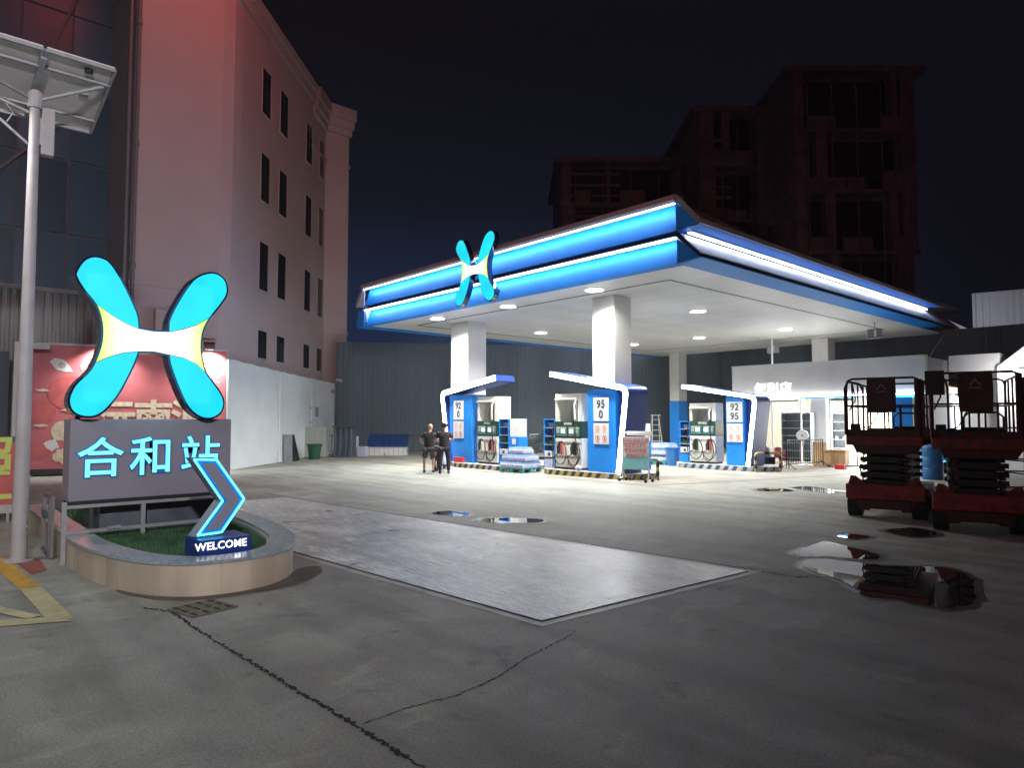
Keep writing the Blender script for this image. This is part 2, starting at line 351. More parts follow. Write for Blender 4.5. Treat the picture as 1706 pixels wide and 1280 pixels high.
M['limey'] = mat('yellow green print', (0.62, 0.66, 0.16), 0.5, var=0.05)
M['solarback'] = mat('white panel backsheet', (0.78, 0.74, 0.74), 0.5, var=0.06, scale=2)
# white acrylic bridge, printed yellow-green towards its two outer edges
def bridge_mat(axis, c, half):
    m = mat('lit white and yellow acrylic', (0.02, 0.02, 0.02), 0.3, var=0); n = m.node_tree; b = n.nodes['Principled BSDF']
    t = n.nodes.new('ShaderNodeTexCoord'); s = n.nodes.new('ShaderNodeSeparateXYZ'); n.links.new(t.outputs['Object'], s.inputs[0])
    a = n.nodes.new('ShaderNodeMath'); a.operation = 'SUBTRACT'; n.links.new(s.outputs[axis], a.inputs[0]); a.inputs[1].default_value = c
    d = n.nodes.new('ShaderNodeMath'); d.operation = 'ABSOLUTE'; n.links.new(a.outputs[0], d.inputs[0])
    e = n.nodes.new('ShaderNodeMath'); e.operation = 'DIVIDE'; n.links.new(d.outputs[0], e.inputs[0]); e.inputs[1].default_value = half
    r = n.nodes.new('ShaderNodeValToRGB'); n.links.new(e.outputs[0], r.inputs[0])
    r.color_ramp.elements[0].position = 0.58; r.color_ramp.elements[0].color = (1, 1, 1, 1)
    r.color_ramp.elements[1].position = 1.0; r.color_ramp.elements[1].color = (0.72, 0.95, 0.14, 1)
    k = r.color_ramp.elements.new(0.84); k.color = (0.90, 1.0, 0.50, 1)
    n.links.new(r.outputs[0], b.inputs['Emission Color']); b.inputs['Emission Strength'].default_value = 0.88
    return m

# ------------------------------------------------------------------ ground
struct('ground', MB().flat([(-260,-160),(160,-160),(160,260),(-260,260)], 0.0), M['concrete'], 'worn grey concrete forecourt floor', flatup=True)
SL0, SL1, SL2, SL3 = (-4.20, 4.12), (-3.98, 7.30), (-14.6, 6.42), (-14.8, 3.45)
def inset(poly, d):
    c = Vector((sum(p[0] for p in poly)/len(poly), sum(p[1] for p in poly)/len(poly)))
    n = len(poly); out = []
    for i in range(n):
        a, b, e = Vector(poly[i-1]), Vector(poly[i]), Vector(poly[(i+1) % n])
        n1 = Vector((-(b-a).y, (b-a).x)).normalized(); n2 = Vector((-(e-b).y, (e-b).x)).normalized()
        out.append(tuple(b + (n1 + n2) * d / (1 + n1.dot(n2))))
    return out
slabp = [SL0, SL1, SL2, SL3]
struct('concrete_slab_border', MB().flat(inset(slabp, -0.06), 0.004), M['slabedge'], 'pale worn border around the brushed slab', flatup=True)
struct('slab_joint', MB().flat(inset(slabp, 0.03), 0.008), M['joint'], 'thin dark joint inside the slab border', flatup=True)
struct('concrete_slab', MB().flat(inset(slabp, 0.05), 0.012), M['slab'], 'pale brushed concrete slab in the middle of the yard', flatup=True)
def ribbon(pts, w, jit=0.0, z=0.004, sub=6, wj=0.5, wob=0.02):
    P = []
    for i in range(len(pts)-1):
        a, b = Vector(pts[i]), Vector(pts[i+1]); k = max(1, int((b-a).length / 0.022)) if sub else 1
        for j in range(k): P.append(a.lerp(b, j/k))
    P.append(Vector(pts[-1])); L, R = [], []
    for i, p in enumerate(P):
        d = (P[min(i+1, len(P)-1)] - P[max(i-1, 0)]).normalized(); nn = Vector((-d.y, d.x))
        c = p + nn * random.uniform(-jit, jit); ww = w * random.uniform(1-wj, 1+wj)
        L.append(c + nn*ww/2); R.append(c - nn*ww/2)
    mb = MB(); vs = [(q.x, q.y, z) for q in L] + [(q.x, q.y, z) for q in R]; k = len(L)
    mb.add(vs, [(k+i, k+i+1, i+1, i) for i in range(k-1)]); return mb
struct('pavement_crack', ribbon([(-7.05,1.72),(-6.7,1.88),(-6.46,1.89),(-5.99,1.89),(-5.12,1.92),(-4.69,1.94),(-4.13,1.96),(-3.76,1.98),(-3.49,1.99),(-3.2,2.0),(-2.7,2.01),(-1.6,2.05)], 0.024, 0.012, wj=0.85), M['joint'], 'wide broken joint running to the lower edge', flatup=True)
struct('pavement_crack', ribbon([(-3.53,2.03),(-3.54,2.35),(-3.49,2.67),(-3.54,3.06),(-3.68,3.42),(-3.72,3.62),(-3.8,3.98),(-3.87,4.2)], 0.010, 0.008, wj=0.7), M['joint'], 'thin jagged crack up to the slab corner', flatup=True)
struct('pavement_joint', ribbon([(-15.85,6.42),(-13,6.58),(-4.0,7.40)], 0.035, 0.004, wj=0.3), M['joint'], 'dark joint along the far side of the slab', flatup=True)
struct('pavement_joint', ribbon([(-3.95,7.36),(-3.55,7.42),(-3.3,7.7),(-2.6,7.72)], 0.03, 0.02, wj=0.8), M['joint'], 'broken joint beyond the slab corner', flatup=True)
struct('pavement_joint', ribbon([(-9.6,3.35),(-12.5,3.28)], 0.02, 0.004), M['joint'], None, flatup=True)
for x0, y0, x1, y1 in ((-30, 9.9, -4, 10.3), (-18.5, 2, -19.5, 14), (-8.2, 7.5, -7.8, 14.5)):
    struct('pavement_joint', ribbon([(x0,y0),(x1,y1)], 0.012, 0.003, wj=0.3), M['damp'], None, flatup=True)
for pts in ([(-23.5,14.06),(-10.84,14.67),(-10.0,17.25),(-8.73,23.0),(-8.2,26.0)],):
    struct('drain_channel', ribbon(pts, 0.07, 0, wj=0.05), M['brick'], 'brown drain channel round the pump islands', flatup=True)
struct('canopy_floor', MB().flat([(-23.4,14.14),(-10.87,14.74),(-10.05,17.3),(-8.8,23.0),(-8.0,27.5),(-8.0,34.5),(-24.5,34.5)], 0.002), ground_mat('pale pad concrete', (0.325, 0.308, 0.272), 0.10, 0.62), 'paler concrete floor beneath the canopy', flatup=True)
def blob(pts, jit=0.02, n=4):
    out = []; m = len(pts)
    for i in range(m):
        p0, p1, p2, p3 = (Vector(pts[(i+k) % m]) for k in (-1, 0, 1, 2))
        for j in range(n):
            t = j/n
            q = 0.5*((2*p1) + (p2-p0)*t + (2*p0-5*p1+4*p2-p3)*t*t + (3*p1-p0-3*p2+p3)*t**3)
            out.append((q.x + random.uniform(-jit, jit), q.y + random.uniform(-jit, jit)))
    return out
def grow2_(poly, d):
    cx = sum(p[0] for p in poly)/len(poly); cy = sum(p[1] for p in poly)/len(poly); out = []
    for x, y in poly:
        v = Vector((x-cx, y-cy)); l = v.length; out.append((cx+v.x*(1+d/max(l,0.01)), cy+v.y*(1+d/max(l,0.01))))
    return out
for nm, pts, z in (
    ('small round puddle nearest the slab joint', [(-10.35,7.34),(-10.5,7.6),(-10.42,7.8),(-10.1,7.86),(-9.84,7.82),(-9.72,7.55),(-9.85,7.38),(-10.1,7.3)], 0),
    ('long narrow puddle beside the small round one', [(-9.09,7.36),(-9.2,7.6),(-9.1,7.85),(-8.85,8.15),(-8.5,8.32),(-8.28,8.15),(-8.4,7.85),(-8.7,7.5)], 0),
    ('diamond shaped puddle before the lifts', [(-4.12,8.64),(-4.25,9.2),(-4.25,9.8),(-3.85,9.66),(-3.44,9.43),(-3.3,9.1),(-3.5,8.9),(-3.75,8.85),(-3.9,8.62)], 0),
    ('large puddle mirroring the scissor lifts', [(-3.83,8.50),(-3.44,8.70),(-3.07,8.77),(-2.67,9.12),(-2.30,8.9),(-2.05,8.2),(-1.94,7.5),(-2.12,7.18),(-2.43,7.24),(-2.67,7.10),(-2.86,7.32),(-3.2,7.66),(-3.6,7.86),(-3.78,8.1)], 0),
    ('tiny puddle behind the diamond one', [(-4.34,10.43),(-4.29,10.75),(-4.0,10.68),(-4.05,10.38)], 0),
    ('puddle under the left scissor lift', [(-4.05,11.54),(-3.84,12.1),(-3.42,11.77),(-3.55,11.2)], 0),
    ('thin puddle right of the islands', [(-8.55,15.75),(-8.42,16.45),(-7.9,16.35),(-7.72,15.95),(-8.2,15.5)], 0),
    ('thin puddle nearer the lifts', [(-8.12,16.88),(-7.95,17.5),(-7.4,17.2),(-6.86,17.0),(-6.95,16.2),(-7.5,16.5)], 0)):
    bb_ = blob(pts, 0.025, 6)
    struct('damp_stain', MB().flat([(x+random.uniform(-0.02,0.02), y+random.uniform(-0.02,0.02)) for x, y in grow2_(bb_, 0.10)], 0.003), M['dampc'], 'damp margin round a puddle', flatup=True)
    o = struct('puddle', MB().flat(bb_, 0.006), M['water'], nm, flatup=True)
struct('damp_stain', MB().flat(blob([(-7.25,1.90),(-6.98,2.15),(-6.9,2.5),(-6.88,3.0),(-7.02,3.35),(-7.25,3.62),(-7.6,3.75),(-7.6,3.5),(-7.2,3.1),(-7.1,2.7),(-7.12,2.3),(-7.4,1.98),(-7.9,1.78),(-7.8,1.68)], 0.015), 0.004), M['damp'], 'damp reddish earth stain round the planter foot', flatup=True)
# painted hatching lower left
struct('road_marking', ribbon([(-10.75,0.93),(-8.6,1.06)], 0.18, 0, wj=0.02), M['roado'], 'orange part of the painted line', flatup=True)
struct('road_marking', ribbon([(-8.6,1.06),(-7.05,1.10)], 0.18, 0, wj=0.02), M['roady'], 'pale yellow painted line', flatup=True)
struct('road_marking', MB().flat([(-6.95,1.19),(-7.25,0.98),(-7.55,0.45),(-8.0,-0.6),(-7.8,-0.6),(-7.28,0.45)], 0.008), M['roady'], 'pale yellow painted end line', flatup=True)
struct('road_marking', ribbon([(-7.3,0.93),(-8.05,0.62),(-9.3,0.1)], 0.12, 0, wj=0.02, z=0.012), M['roady'], 'pale yellow hatching line', flatup=True)
struct('road_marking', MB().flat([(-10.3,1.35),(-9.5,1.32),(-9.3,1.15),(-10.2,1.1)], 0.004), M['roadr'], 'dull red painted patch by the lamp post', flatup=True)

pb_ = MB(); rp = random.Random(5)
for k in range(700):
    if k < 450: f = rp.random(); x = -7.1+4.4*f; y = 1.86+0.12*f+rp.gauss(0,0.05)
    elif k < 700: x = -4.0+rp.gauss(0,0.35); y = 7.4+rp.gauss(0,0.12)
    else: x = rp.uniform(-9,-1); y = rp.uniform(2,9)
    q = rp.uniform(0.002,0.007); a = rp.uniform(0,6)
    pb_.add([(x+q*cos(a),y+q*sin(a),0.004),(x+q*cos(a+2.1),y+q*sin(a+2.1),0.004),(x+q*cos(a+4.2),y+q*sin(a+4.2),0.004),(x,y,0.004+q*0.9)],[(0,1,3),(1,2,3),(2,0,3)])
po = pb_.build('gravel', M['concrete'], None, flatup=True); po['kind'] = 'stuff'; po['label'] = 'loose grit along the broken joint'
# drain grate by the planter nose
g = thing('drain_grate', 'small slotted concrete drain cover in front of the planter', 'drain cover', (-6.62,2.13,0), radians(12))
MB().box(-0.22,0.22,-0.22,0.22,0.004,0.014).build('cover', mat('mossy grey cover', (0.17,0.165,0.125), 0.8, var=0.25, scale=14, bump=0.4), g, bevel=0.003)
slot = None
for i in range(3):
    for j in range(4):
        x = -0.15 + i*0.15; y = -0.17 + j*0.11
        if slot is None: slot = MB().box(-0.045,0.045,-0.014,0.014,0.0165,0.019).build('slot', M['opening'], g); slot.location = (x, y, 0)
        else: share(slot, (x, y, 0))

# ------------------------------------------------------------------ buildings at left
RZC = math.atan2(0.69, -0.72)
lb = thing('office_building', 'tall cream rendered block with narrow dark windows glowing red at top', 'building', (-25.4, 9.0, 0))
K = (-25.35, 8.95); CE = (-33.05, 16.38); DE = (-33.05, 17.75); BS = (-25.35, 5.55)
ZR = 18.3
shape = [BS, (K[0], K[1]-0.5), (K[0]-0.13, K[1]-0.05), (K[0]-0.5, K[1]+0.38), CE, DE, (-40, 17.75), (-40, 5.55)]
MB().prism(shape, 0, ZR, lambda u, v, w: (u, v, w)).build('wall', M['pink'], lb, world=True)
def grow(poly, d): return inset(poly, -d if True else d)
for z0, z1, d in ((ZR, ZR+0.35, 0.28), (ZR-0.5, ZR, 0.14), (6.28, 6.40, 0.05), (5.55, 5.62, 0.03)):
    p = [(x + (d if x > -39 else 0) , y + (d if y > 17 else (-d if y < 5.6 else 0))) for x, y in shape]
    p = [(x + (0 if i not in (3, 4) else 0.0), y) for i, (x, y) in enumerate(p)]
    MB().prism(p, z0, z1, lambda u, v, w: (u, v, w)).build('cornice', M['pink'], lb, world=True)
for z0, z1, e in ((ZR-0.35, ZR+0.25, 0.40), (ZR-0.8, ZR-0.35, 0.28), (ZR-1.15, ZR-0.8, 0.16), (ZR-2.9, ZR-2.75, 0.07)):
    MB().prism([(-31.5+e*0.5,14.85+e*0.9),(CE[0]+e,CE[1]+e*0.3),(DE[0]+e,DE[1]+e*0.6),(-36,DE[1]+e*0.6),(-36,14.8)], z0, z1, lambda u, v, w: (u, v, w)).build('cornice', M['pink'], lb, world=True)
dC = Vector((CE[0]-(K[0]-0.5), CE[1]-(K[1]+0.38))).normalized(); nC = Vector((dC.y, -dC.x))
if nC.x < 0: nC = -nC
org = Vector((K[0]-0.5, K[1]+0.38))
def onC(t, off): p = org + dC*t + nC*off; return (p.x, p.y)
def cbox(mb, t0, t1, z0, z1, o0, o1):
    q = [onC(t0, o0), onC(t1, o0), onC(t1, o1), onC(t0, o1)]
    return mb.prism(q, z0, z1, lambda u, v, w: (u, v, w))
rows = [(14.4, 16.3), (10.75, 12.7), (7.05, 9.0), (4.25, 5.35)]
cols = [(1.85, 2.72), (3.78, 4.68), (7.1, 7.95), (9.05, 9.8)]
for z0, z1 in rows:
    for t0, t1 in cols:
        w = cbox(cbox(cbox(cbox(MB(), t0-0.03, t0, z0-0.03, z1+0.03, -0.02, 0.022), t1, t1+0.03, z0-0.03, z1+0.03, -0.02, 0.022), t0, t1, z1, z1+0.03, -0.02, 0.022), t0-0.05, t1+0.05, z0-0.09, z0-0.03, -0.02, 0.05).build('window', M['pink'], lb, world=True)
        cbox(MB(), t0, t1, z0-0.03, z1, -0.01, 0.006).build('pane', M['glass'], w, world=True)
        cbox(MB(), (t0+t1)/2-0.015, (t0+t1)/2+0.015, z0-0.03, z1, 0.006, 0.016).build('mullion', M['opening'], w, world=True)
# lower service wing beneath face B
MB().box(-25.33,-25.05,6.3,8.3,4.6,5.5).build('ledge', M['pink'], lb, world=True, bevel=0.02)
MB().box(-25.33,-24.95,7.2,8.35,3.4,4.5).build('porch', M['pink'], lb, world=True, bevel=0.02)
for y in (5.35, 5.6):
    MB().cyl((-25.2,y,0.2),(-25.2,y,22),0.07).build('downpipe', M['frame'], lb, world=True, smooth=True)
for z in (6.8, 11.0, 15.2):
    MB().cyl((-25.2,5.6,z),(-25.2,5.6,z+0.18),0.10).build('pipe_collar', M['frame'], lb, world=True)

nr = thing('assumed_roof_neon', 'assumed red neon band standing unseen above the roof edge, added to redden the wall', 'sign', (-23.4,7.5,19.2))  # assumed out-of-view sign, added with its light to tint the block red
MB().bar((-21.3,3.5,20.8),(-21.3,9.5,20.8),0.10,0.5).build('assumed_neon_band', mat('red neon', (0.6,0.05,0.05), 0.4, var=0, emit=(1.0,0.12,0.10), strength=6), nr, world=True)
MB().bar((-25.4,4.5,19.0),(-21.3,4.5,20.7),0.06).build('bracket', M['frame'], nr, world=True); MB().bar((-25.4,8.5,19.0),(-21.3,8.5,20.7),0.06).build('bracket', M['frame'], nr, world=True)
ln = light('AREA','assumed_neon_glow',(-19.0,8.0,21.0),215,(1.0,0.13,0.12),6.0,nr,shape='RECTANGLE',size_y=0.5,rot=(0,0,radians(90)))  # added red light set out beyond the assumed band, reddens the upper walls
aim(ln, (-0.30,0.25,-1.0))

gb = thing('glass_building', 'dark blue curtain wall building behind the tall lamp post', 'building', (-29, -2, 0))
MB().box(-42,-29.2,-16,7.9,0,26).build('wall', M['frame'], gb, world=True)
pane = None
for i in range(15):
    for j in range(9):
        loc = Vector((-29.15, -15.1 + i*1.55, 1.6 + j*2.75)) - Vector((-29,-2,0))
        if pane is None: pane = MB().box(0, 0.05, -0.74, 0.74, -1.33, 1.33).build('glass_pane', M['curtain'], gb); pane.location = loc
        else: share(pane, loc)
for y0, z0, y1, z1 in ((-6, 8, 7.4, 25), (-1, 6.5, 4.8, 13.5), (3.2, 14, 5.6, 21), (-4, 6.5, -2.2, 25)):
    MB().bar((-28.98,y0,z0),(-28.98,y1,z1),0.10).build('beam_reflection', M['frame'], gb, world=True)  # thin bars modelling diagonal reflections on the glass

# corrugated steel fence behind the billboard
def corrugated(p, q, z0, z1a, z1b, pitch, depth, name, m, parent, per=None):
    p = Vector(p); q = Vector(q); d = (q-p); Ln = d.length; d.normalize(); nn = Vector((d.y, -d.x)); n = int(Ln/pitch)
    per = per or n; k = 0
    while k < n:
        e = min(n, k+per); mb = MB(); vs = []
        for i in range(k, e+1):
            for off, dd in ((0, 0), (0.35, 0), (0.5, depth), (0.85, depth)):
                t = (i+off)*pitch
                if i == e and off > 0: continue
                c = p + d*t + nn*dd; f = min(1, t/Ln); zt = z1a + (z1b-z1a)*f
                vs.append((c.x, c.y, z0)); vs.append((c.x, c.y, zt))
        mb.add(vs, [(2*i, 2*i+2, 2*i+3, 2*i+1) for i in range(len(vs)//2-1)])
        mb.build(name, m, parent, world=True); k = e
cf = thing('corrugated_fence', 'grey green corrugated steel fence rising behind the red billboard', 'fence', (-25.7, 2, 0))
corrugated((-26.0,-4.5),(-26.0,4.3), 0, 5.8, 5.82, 0.22, 0.04, 'sheet_panel', M['corr'], cf, 5)
corrugated((-26.0,4.3),(-25.35,7.2), 0, 5.8, 5.5, 0.22, 0.04, 'sheet_panel', M['corr'], cf, 5)
MB().bar((-25.95,-4.5,5.86),(-25.95,4.3,5.88),0.10,0.14).build('top_rail', M['corr'], cf, world=True)
MB().bar((-25.95,4.3,5.88),(-25.28,7.2,5.55),0.10,0.14).build('top_rail', M['corr'], cf, world=True)
MB().box(-25.95,-25.75,0.3,0.9,4.2,5.75).build('louvre', M['frame'], cf, world=True)
MB().box(-25.95,-25.8,2.9,3.2,4.0,5.75).build('post', M['corr'], cf, world=True)

# white hoarding
wf = thing('white_hoarding', 'tall off white hoarding along the left edge of the forecourt', 'fence', (-23.4, 8.2, 0))
pts = [((-23.45,8.15),3.78),((-26.7,11.35),3.66),((-29.5,14.07),3.60),((-32.1,16.6),3.55)]
for (a, za), (b, zb) in zip(pts, pts[1:]):
    A = Vector(a); B = Vector(b); d = (B-A).normalized(); nn = Vector((d.y, -d.x)); B2 = B - d*0.03; k = 7
    vs = []
    for i in range(k+1):
        c = A.lerp(B2, i/k); zt = za+(zb-za)*i/k + (0.035 if i % 2 else -0.01)
        vs += [(c.x, c.y, 0), (c.x, c.y, zt), (c.x-nn.x*0.1, c.y-nn.y*0.1, 0), (c.x-nn.x*0.1, c.y-nn.y*0.1, zt)]
    fs = []
    for i in range(k): o = 4*i; fs += [(o, o+4, o+5, o+1), (o+2, o+3, o+7, o+6), (o+1, o+5, o+7, o+3)]
    fs += [(0,1,3,2), (4*k, 4*k+2, 4*k+3, 4*k+1)]
    MB().add(vs, fs).build('panel', M['hoard'], wf, world=True)
    MB().bar((A.x+nn.x*0.02, A.y+nn.y*0.02, 0),(A.x+nn.x*0.02, A.y+nn.y*0.02, za-0.02),0.05).build('post', M['hoard'], wf, world=True)
dH = Vector((-0.72,0.69)); nH = Vector((0.69,0.72))
def H(t, o=0.0): p = Vector((-23.45,8.15)) + (Vector((-32.1,16.6))-Vector((-23.45,8.15)))*t + nH*o; return p.x, p.y
def hplate(name, t, z0, z1, w, m, lab, cat):
    x, y = H(t, 0.03); o = MB().box(-w/2, w/2, -0.015, 0.015, z0, z1).build(name, m); o.location = (x, y, 0); o.rotation_euler = (0,0,math.atan2(0.69,-0.72)); tag(o, lab, cat); return o
hplate('notice_board', 0.765, 1.85, 2.3, 0.42, M['shelf'], 'small grey notice board fixed on the white hoarding', 'notice board')
hplate('meter_box', 0.70, 2.2, 2.3, 0.3, M['galv'], 'short pipe bracket on the hoarding, upper one', 'bracket')
hplate('meter_box', 0.70, 1.55, 1.65, 0.25, M['galv'], 'short pipe bracket on the hoarding, lower one', 'bracket')
hplate('number_plate', 0.965, 3.05, 3.25, 0.45, M['shelf'], 'small grey plate near the top end of the hoarding', 'plate')
cc = thing('cctv_camera', 'small grey security camera on top of the hoarding end', 'camera', (-32.1,16.65,3.55))
MB().cyl((0,0,0),(0.12,0.1,0.18),0.02).build('bracket', M['galv'], cc)
MB().bar((0.05,0.02,0.22),(0.45,0.15,0.12),0.13,0.12).build('body', M['white'], cc, bevel=0.01)
MB().cyl((0.45,0.15,0.12),(0.47,0.157,0.115),0.045).build('lens', M['black'], cc)

# dark slate wall behind the forecourt
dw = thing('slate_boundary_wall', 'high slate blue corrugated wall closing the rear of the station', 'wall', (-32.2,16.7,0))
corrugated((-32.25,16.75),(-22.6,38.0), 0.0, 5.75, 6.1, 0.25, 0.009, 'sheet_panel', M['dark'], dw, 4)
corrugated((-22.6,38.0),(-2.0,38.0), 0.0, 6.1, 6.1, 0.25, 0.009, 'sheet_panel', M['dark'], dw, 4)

# ------------------------------------------------------------------ billboard
A0 = Vector((-25.02, 2.86)); A1 = Vector((-23.42, 8.10)); dB = (A1-A0).normalized(); LB = (A1-A0).length; rzB = math.atan2(dB.y, dB.x)
bb = thing('billboard', 'red festive billboard with white brush characters and lanterns', 'billboard', (A0.x, A0.y, 0), rzB)
mp_ = lambda u, v, w: (u, -w, v)
MB().box(0,LB,0.0,0.08,0.22,4.02).build('panel', M['red'], bb)
MB().box(0,LB,-0.02,0.10,0.05,0.22).build('base_rail', M['black'], bb)
MB().box(-0.03,LB+0.03,-0.02,0.10,4.02,4.08).build('top_rail', M['galv'], bb)
for x in (0.1, LB/2, LB-0.1): MB().box(x-0.04,x+0.04,0.08,0.16,0.004,4.0).build('post', M['galv'], bb)
def circle(cx, cy, r, n=20, sx=1.0): return [(cx+sx*r*cos(2*pi*i/n), cy+r*sin(2*pi*i/n)) for i in range(n)]
def splash(cx, cy, r, n=15, seed=1, sx=1.0):
    rr = random.Random(seed); return [(cx+sx*r*rr.uniform(0.6,1.05)*cos(2*pi*i/n), cy+r*rr.uniform(0.6,1.05)*sin(2*pi*i/n)) for i in range(n)]
MB().prism(circle(1.05,2.55,0.52,24,1.1), 0.0, 0.008, mp_).build('lantern_print', M['redsoft'], bb)
MB().prism(circle(0.35,1.95,0.34,24,1.1), 0.0, 0.008, mp_).build('lantern_print', M['redsoft'], bb)
for x, z in ((1.0,2.02),(0.35,1.55),(0.35,2.62)): MB().prism(splash(x,z,0.05,12,int(x*9),4.0), 0.008, 0.013, mp_).build('ribbon_print', M['cream'], bb)
MB().prism([(0.5,3.5),(0.62,3.62),(0.85,3.58),(1.0,3.42),(1.12,3.2),(0.9,3.2),(0.68,3.26)], 0.0, 0.010, mp_).build('leaf_emblem', M['paper'], bb)
MB().prism(circle(0.82,3.4,0.10,14), 0.010, 0.014, mp_).build('leaf_emblem', M['corr'], bb)
text('合和加油站', 0.22, (1.28,-0.012,3.36), '-y', M['cream'], bb, extrude=0.002, align='LEFT', world=False, spacing=1.15)
text('沅南源', 1.15, (3.35,-0.012,1.72), '-y', M['cream'], bb, extrude=0.002, bold=0.03, world=False, spacing=0.86)
MB().prism(splash(1.85,2.55,0.5,18,5,0.7), 0.0, 0.006, mp_).build('cloud_print', M['cream'], bb)
for i, (x, z, r, s) in enumerate(((0.95,1.35,0.42,3),(0.62,0.95,0.22,4),(0.35,0.75,0.25,6),(0.9,0.62,0.28,7),(1.35,1.0,0.28,8),(1.55,1.5,0.22,9))):
    MB().prism(splash(x,z,r,17,s), 0.002*i, 0.004+0.002*i, mp_).build('flower_print', (M['cream'], M['paper'], M['redsoft'])[i % 3], bb)
for k in range(7):
    MB().prism([(4.95+0.02*k, 2.5+0.17*k),(5.3, 2.44+0.17*k),(5.3,2.46+0.17*k),(4.95+0.02*k,2.52+0.17*k)], 0.0, 0.006, mp_).build('fence_print', M['cream'], bb)
for i, x in enumerate((1.95, 4.95)):
    fl = thing('floodlight', ('black floodlight over the billboard left of the big logo', 'black floodlight over the billboard right of the big logo')[i], 'floodlight', (A0.x+dB.x*x, A0.y+dB.y*x, 4.08), rzB, 'floodlights over the billboard')
    MB().tube([(-0.2,0.05,0.0),(-0.1,-0.15,0.12),(0,-0.45,0.14)],0.012).build('arm', M['galv'], fl)
    MB().prism([(-0.50,0.12),(-0.42,0.20),(-0.22,0.02),(-0.30,-0.06)], -0.17, 0.17, lambda u, v, w: (w, u, v)).build('housing', M['black'], fl, bevel=0.008)
    MB().add([(-0.13,-0.265,-0.052),(0.13,-0.265,-0.052),(0.13,-0.325,-0.053),(-0.13,-0.325,-0.053)], [(0,1,2,3)]).build('lens', M['lamp'], fl)
    sp = light('SPOT', 'floodlight_beam', (0,0,0), 420, (1, 0.95, 0.90), 0.08, None, spot=135, blend=0.8)
    sp.parent = fl; sp.location = (0, -0.36, -0.12); aim(sp, (0, 0.42, -1))

# steel posts and dark cabinet at the far left
gp = thing('steel_gate_frame', 'pale square steel gate post with crosspiece at the far left', 'gate frame', (-24.3,2.5,0))
MB().box(-0.10,0.10,-0.12,0.12,0,4.0).build('post', M['white'], gp, bevel=0.01)
MB().box(-0.06,0.06,0.12,0.75,3.82,3.98).build('crosspiece', M['galv'], gp)
MB().box(-0.22,-0.1,-0.9,-0.2,1.2,3.7).build('dark_panel', M['dark'], gp)
MB().box(-0.16,-0.04,-2.6,-0.9,0.9,3.9).build('dark_panel', M['frame'], gp)

# recruiting sign
rs = thing('recruitment_sign', 'yellow characters on a red and pink board cut by the left edge', 'sign', (-14.3,1.50,0), radians(93))
MB().box(-1.35,0.0,-0.02,0.02,0.30,1.35).build('board', M['redsoft'], rs)
MB().box(-1.37,0.02,-0.03,0.03,1.35,1.45).build('top_rail', M['teal'], rs)
MB().box(-1.35,0.0,-0.018,0.018,0.16,0.30).build('lower_board', M['kerb'], rs)
for x in (-1.3,-0.1): MB().box(x-0.02,x+0.02,-0.015,0.015,0,0.16).build('leg', M['galv'], rs)
text('招\n工', 0.62, (-0.36,-0.03,0.86), '-y', M['limey'], rs, extrude=0.003, bold=0.02, world=False, line=0.82)

# ------------------------------------------------------------------ planter
def offset_path(path, d):
    out = []; n = len(path)
    for i in range(n):
        a = Vector(path[max(i-1,0)]); b = Vector(path[min(i+1,n-1)]); t = (b-a).normalized()
        out.append((path[i][0] + t.y*d, path[i][1] - t.x*d))
    return out
# outer outline: along the near side, round the nose and back (outside is on the right of travel)
ctrl = [(-13.6,1.58),(-12.0,1.56),(-10.5,1.55),(-9.2,1.54),(-8.5,1.60),(-7.9,1.72),(-7.45,1.90),(-7.15,2.15),(-7.03,2.45),(-7.03,2.78),(-7.14,3.05),(-7.38,3.30),(-7.75,3.50),(-8.3,3.68),(-9.5,3.85),(-11,3.92),(-13.6,3.95)]
def smooth_open(pts, n=4):
    out = []; m = len(pts)
    for i in range(m-1):
        p0, p1, p2, p3 = (Vector(pts[min(max(i+k,0),m-1)]) for k in (-1,0,1,2))
        for j in range(n):
            t = j/n; q = 0.5*((2*p1)+(p2-p0)*t+(2*p0-5*p1+4*p2-p3)*t*t+(3*p1-p0-3*p2+p3)*t**3); out.append((q.x,q.y))
    out.append(pts[-1]); return out
raw = smooth_open(ctrl, 8)
def resample(path, step):
    out = [path[0]]; acc = 0
    for a, b in zip(path, path[1:]):
        A, B = Vector(a), Vector(b); L_ = (B-A).length; p = 0
        while acc + (L_-p) >= step:
            p += step-acc; q = A.lerp(B, p/L_); out.append((q.x,q.y)); acc = 0
        acc += L_-p
    return out
fine = resample(raw, 0.05)
HP = 0.345
pl = thing('planter', 'low round nosed planter clad in beige stone tiles under the big sign', 'planter', (-9.5,2.6,0))
inner = offset_path(fine, -0.30)
def strip(path_o, path_i, z0, z1, i0, i1):
    mb = MB(); vs = []
    for i in range(i0, i1+1):
        (a, b), (c, d) = path_o[i], path_i[i]; vs += [(a,b,z0),(a,b,z1),(c,d,z1),(c,d,z0)]
    k = i1-i0; fs = []
    for i in range(k): o = 4*i; fs += [(o,o+4,o+5,o+1),(o+1,o+5,o+6,o+2),(o+2,o+6,o+7,o+3),(o+3,o+7,o+4,o)]
    fs += [(0,1,2,3),(4*k+3,4*k+2,4*k+1,4*k)]
    return mb.add(vs, fs)
core_o = offset_path(fine, -0.018); 
strip(core_o, inner, 0.0, HP-0.035, 0, len(fine)-1).build('core', M['kerb'], pl, world=True)
i = 0; rr = random.Random(3)
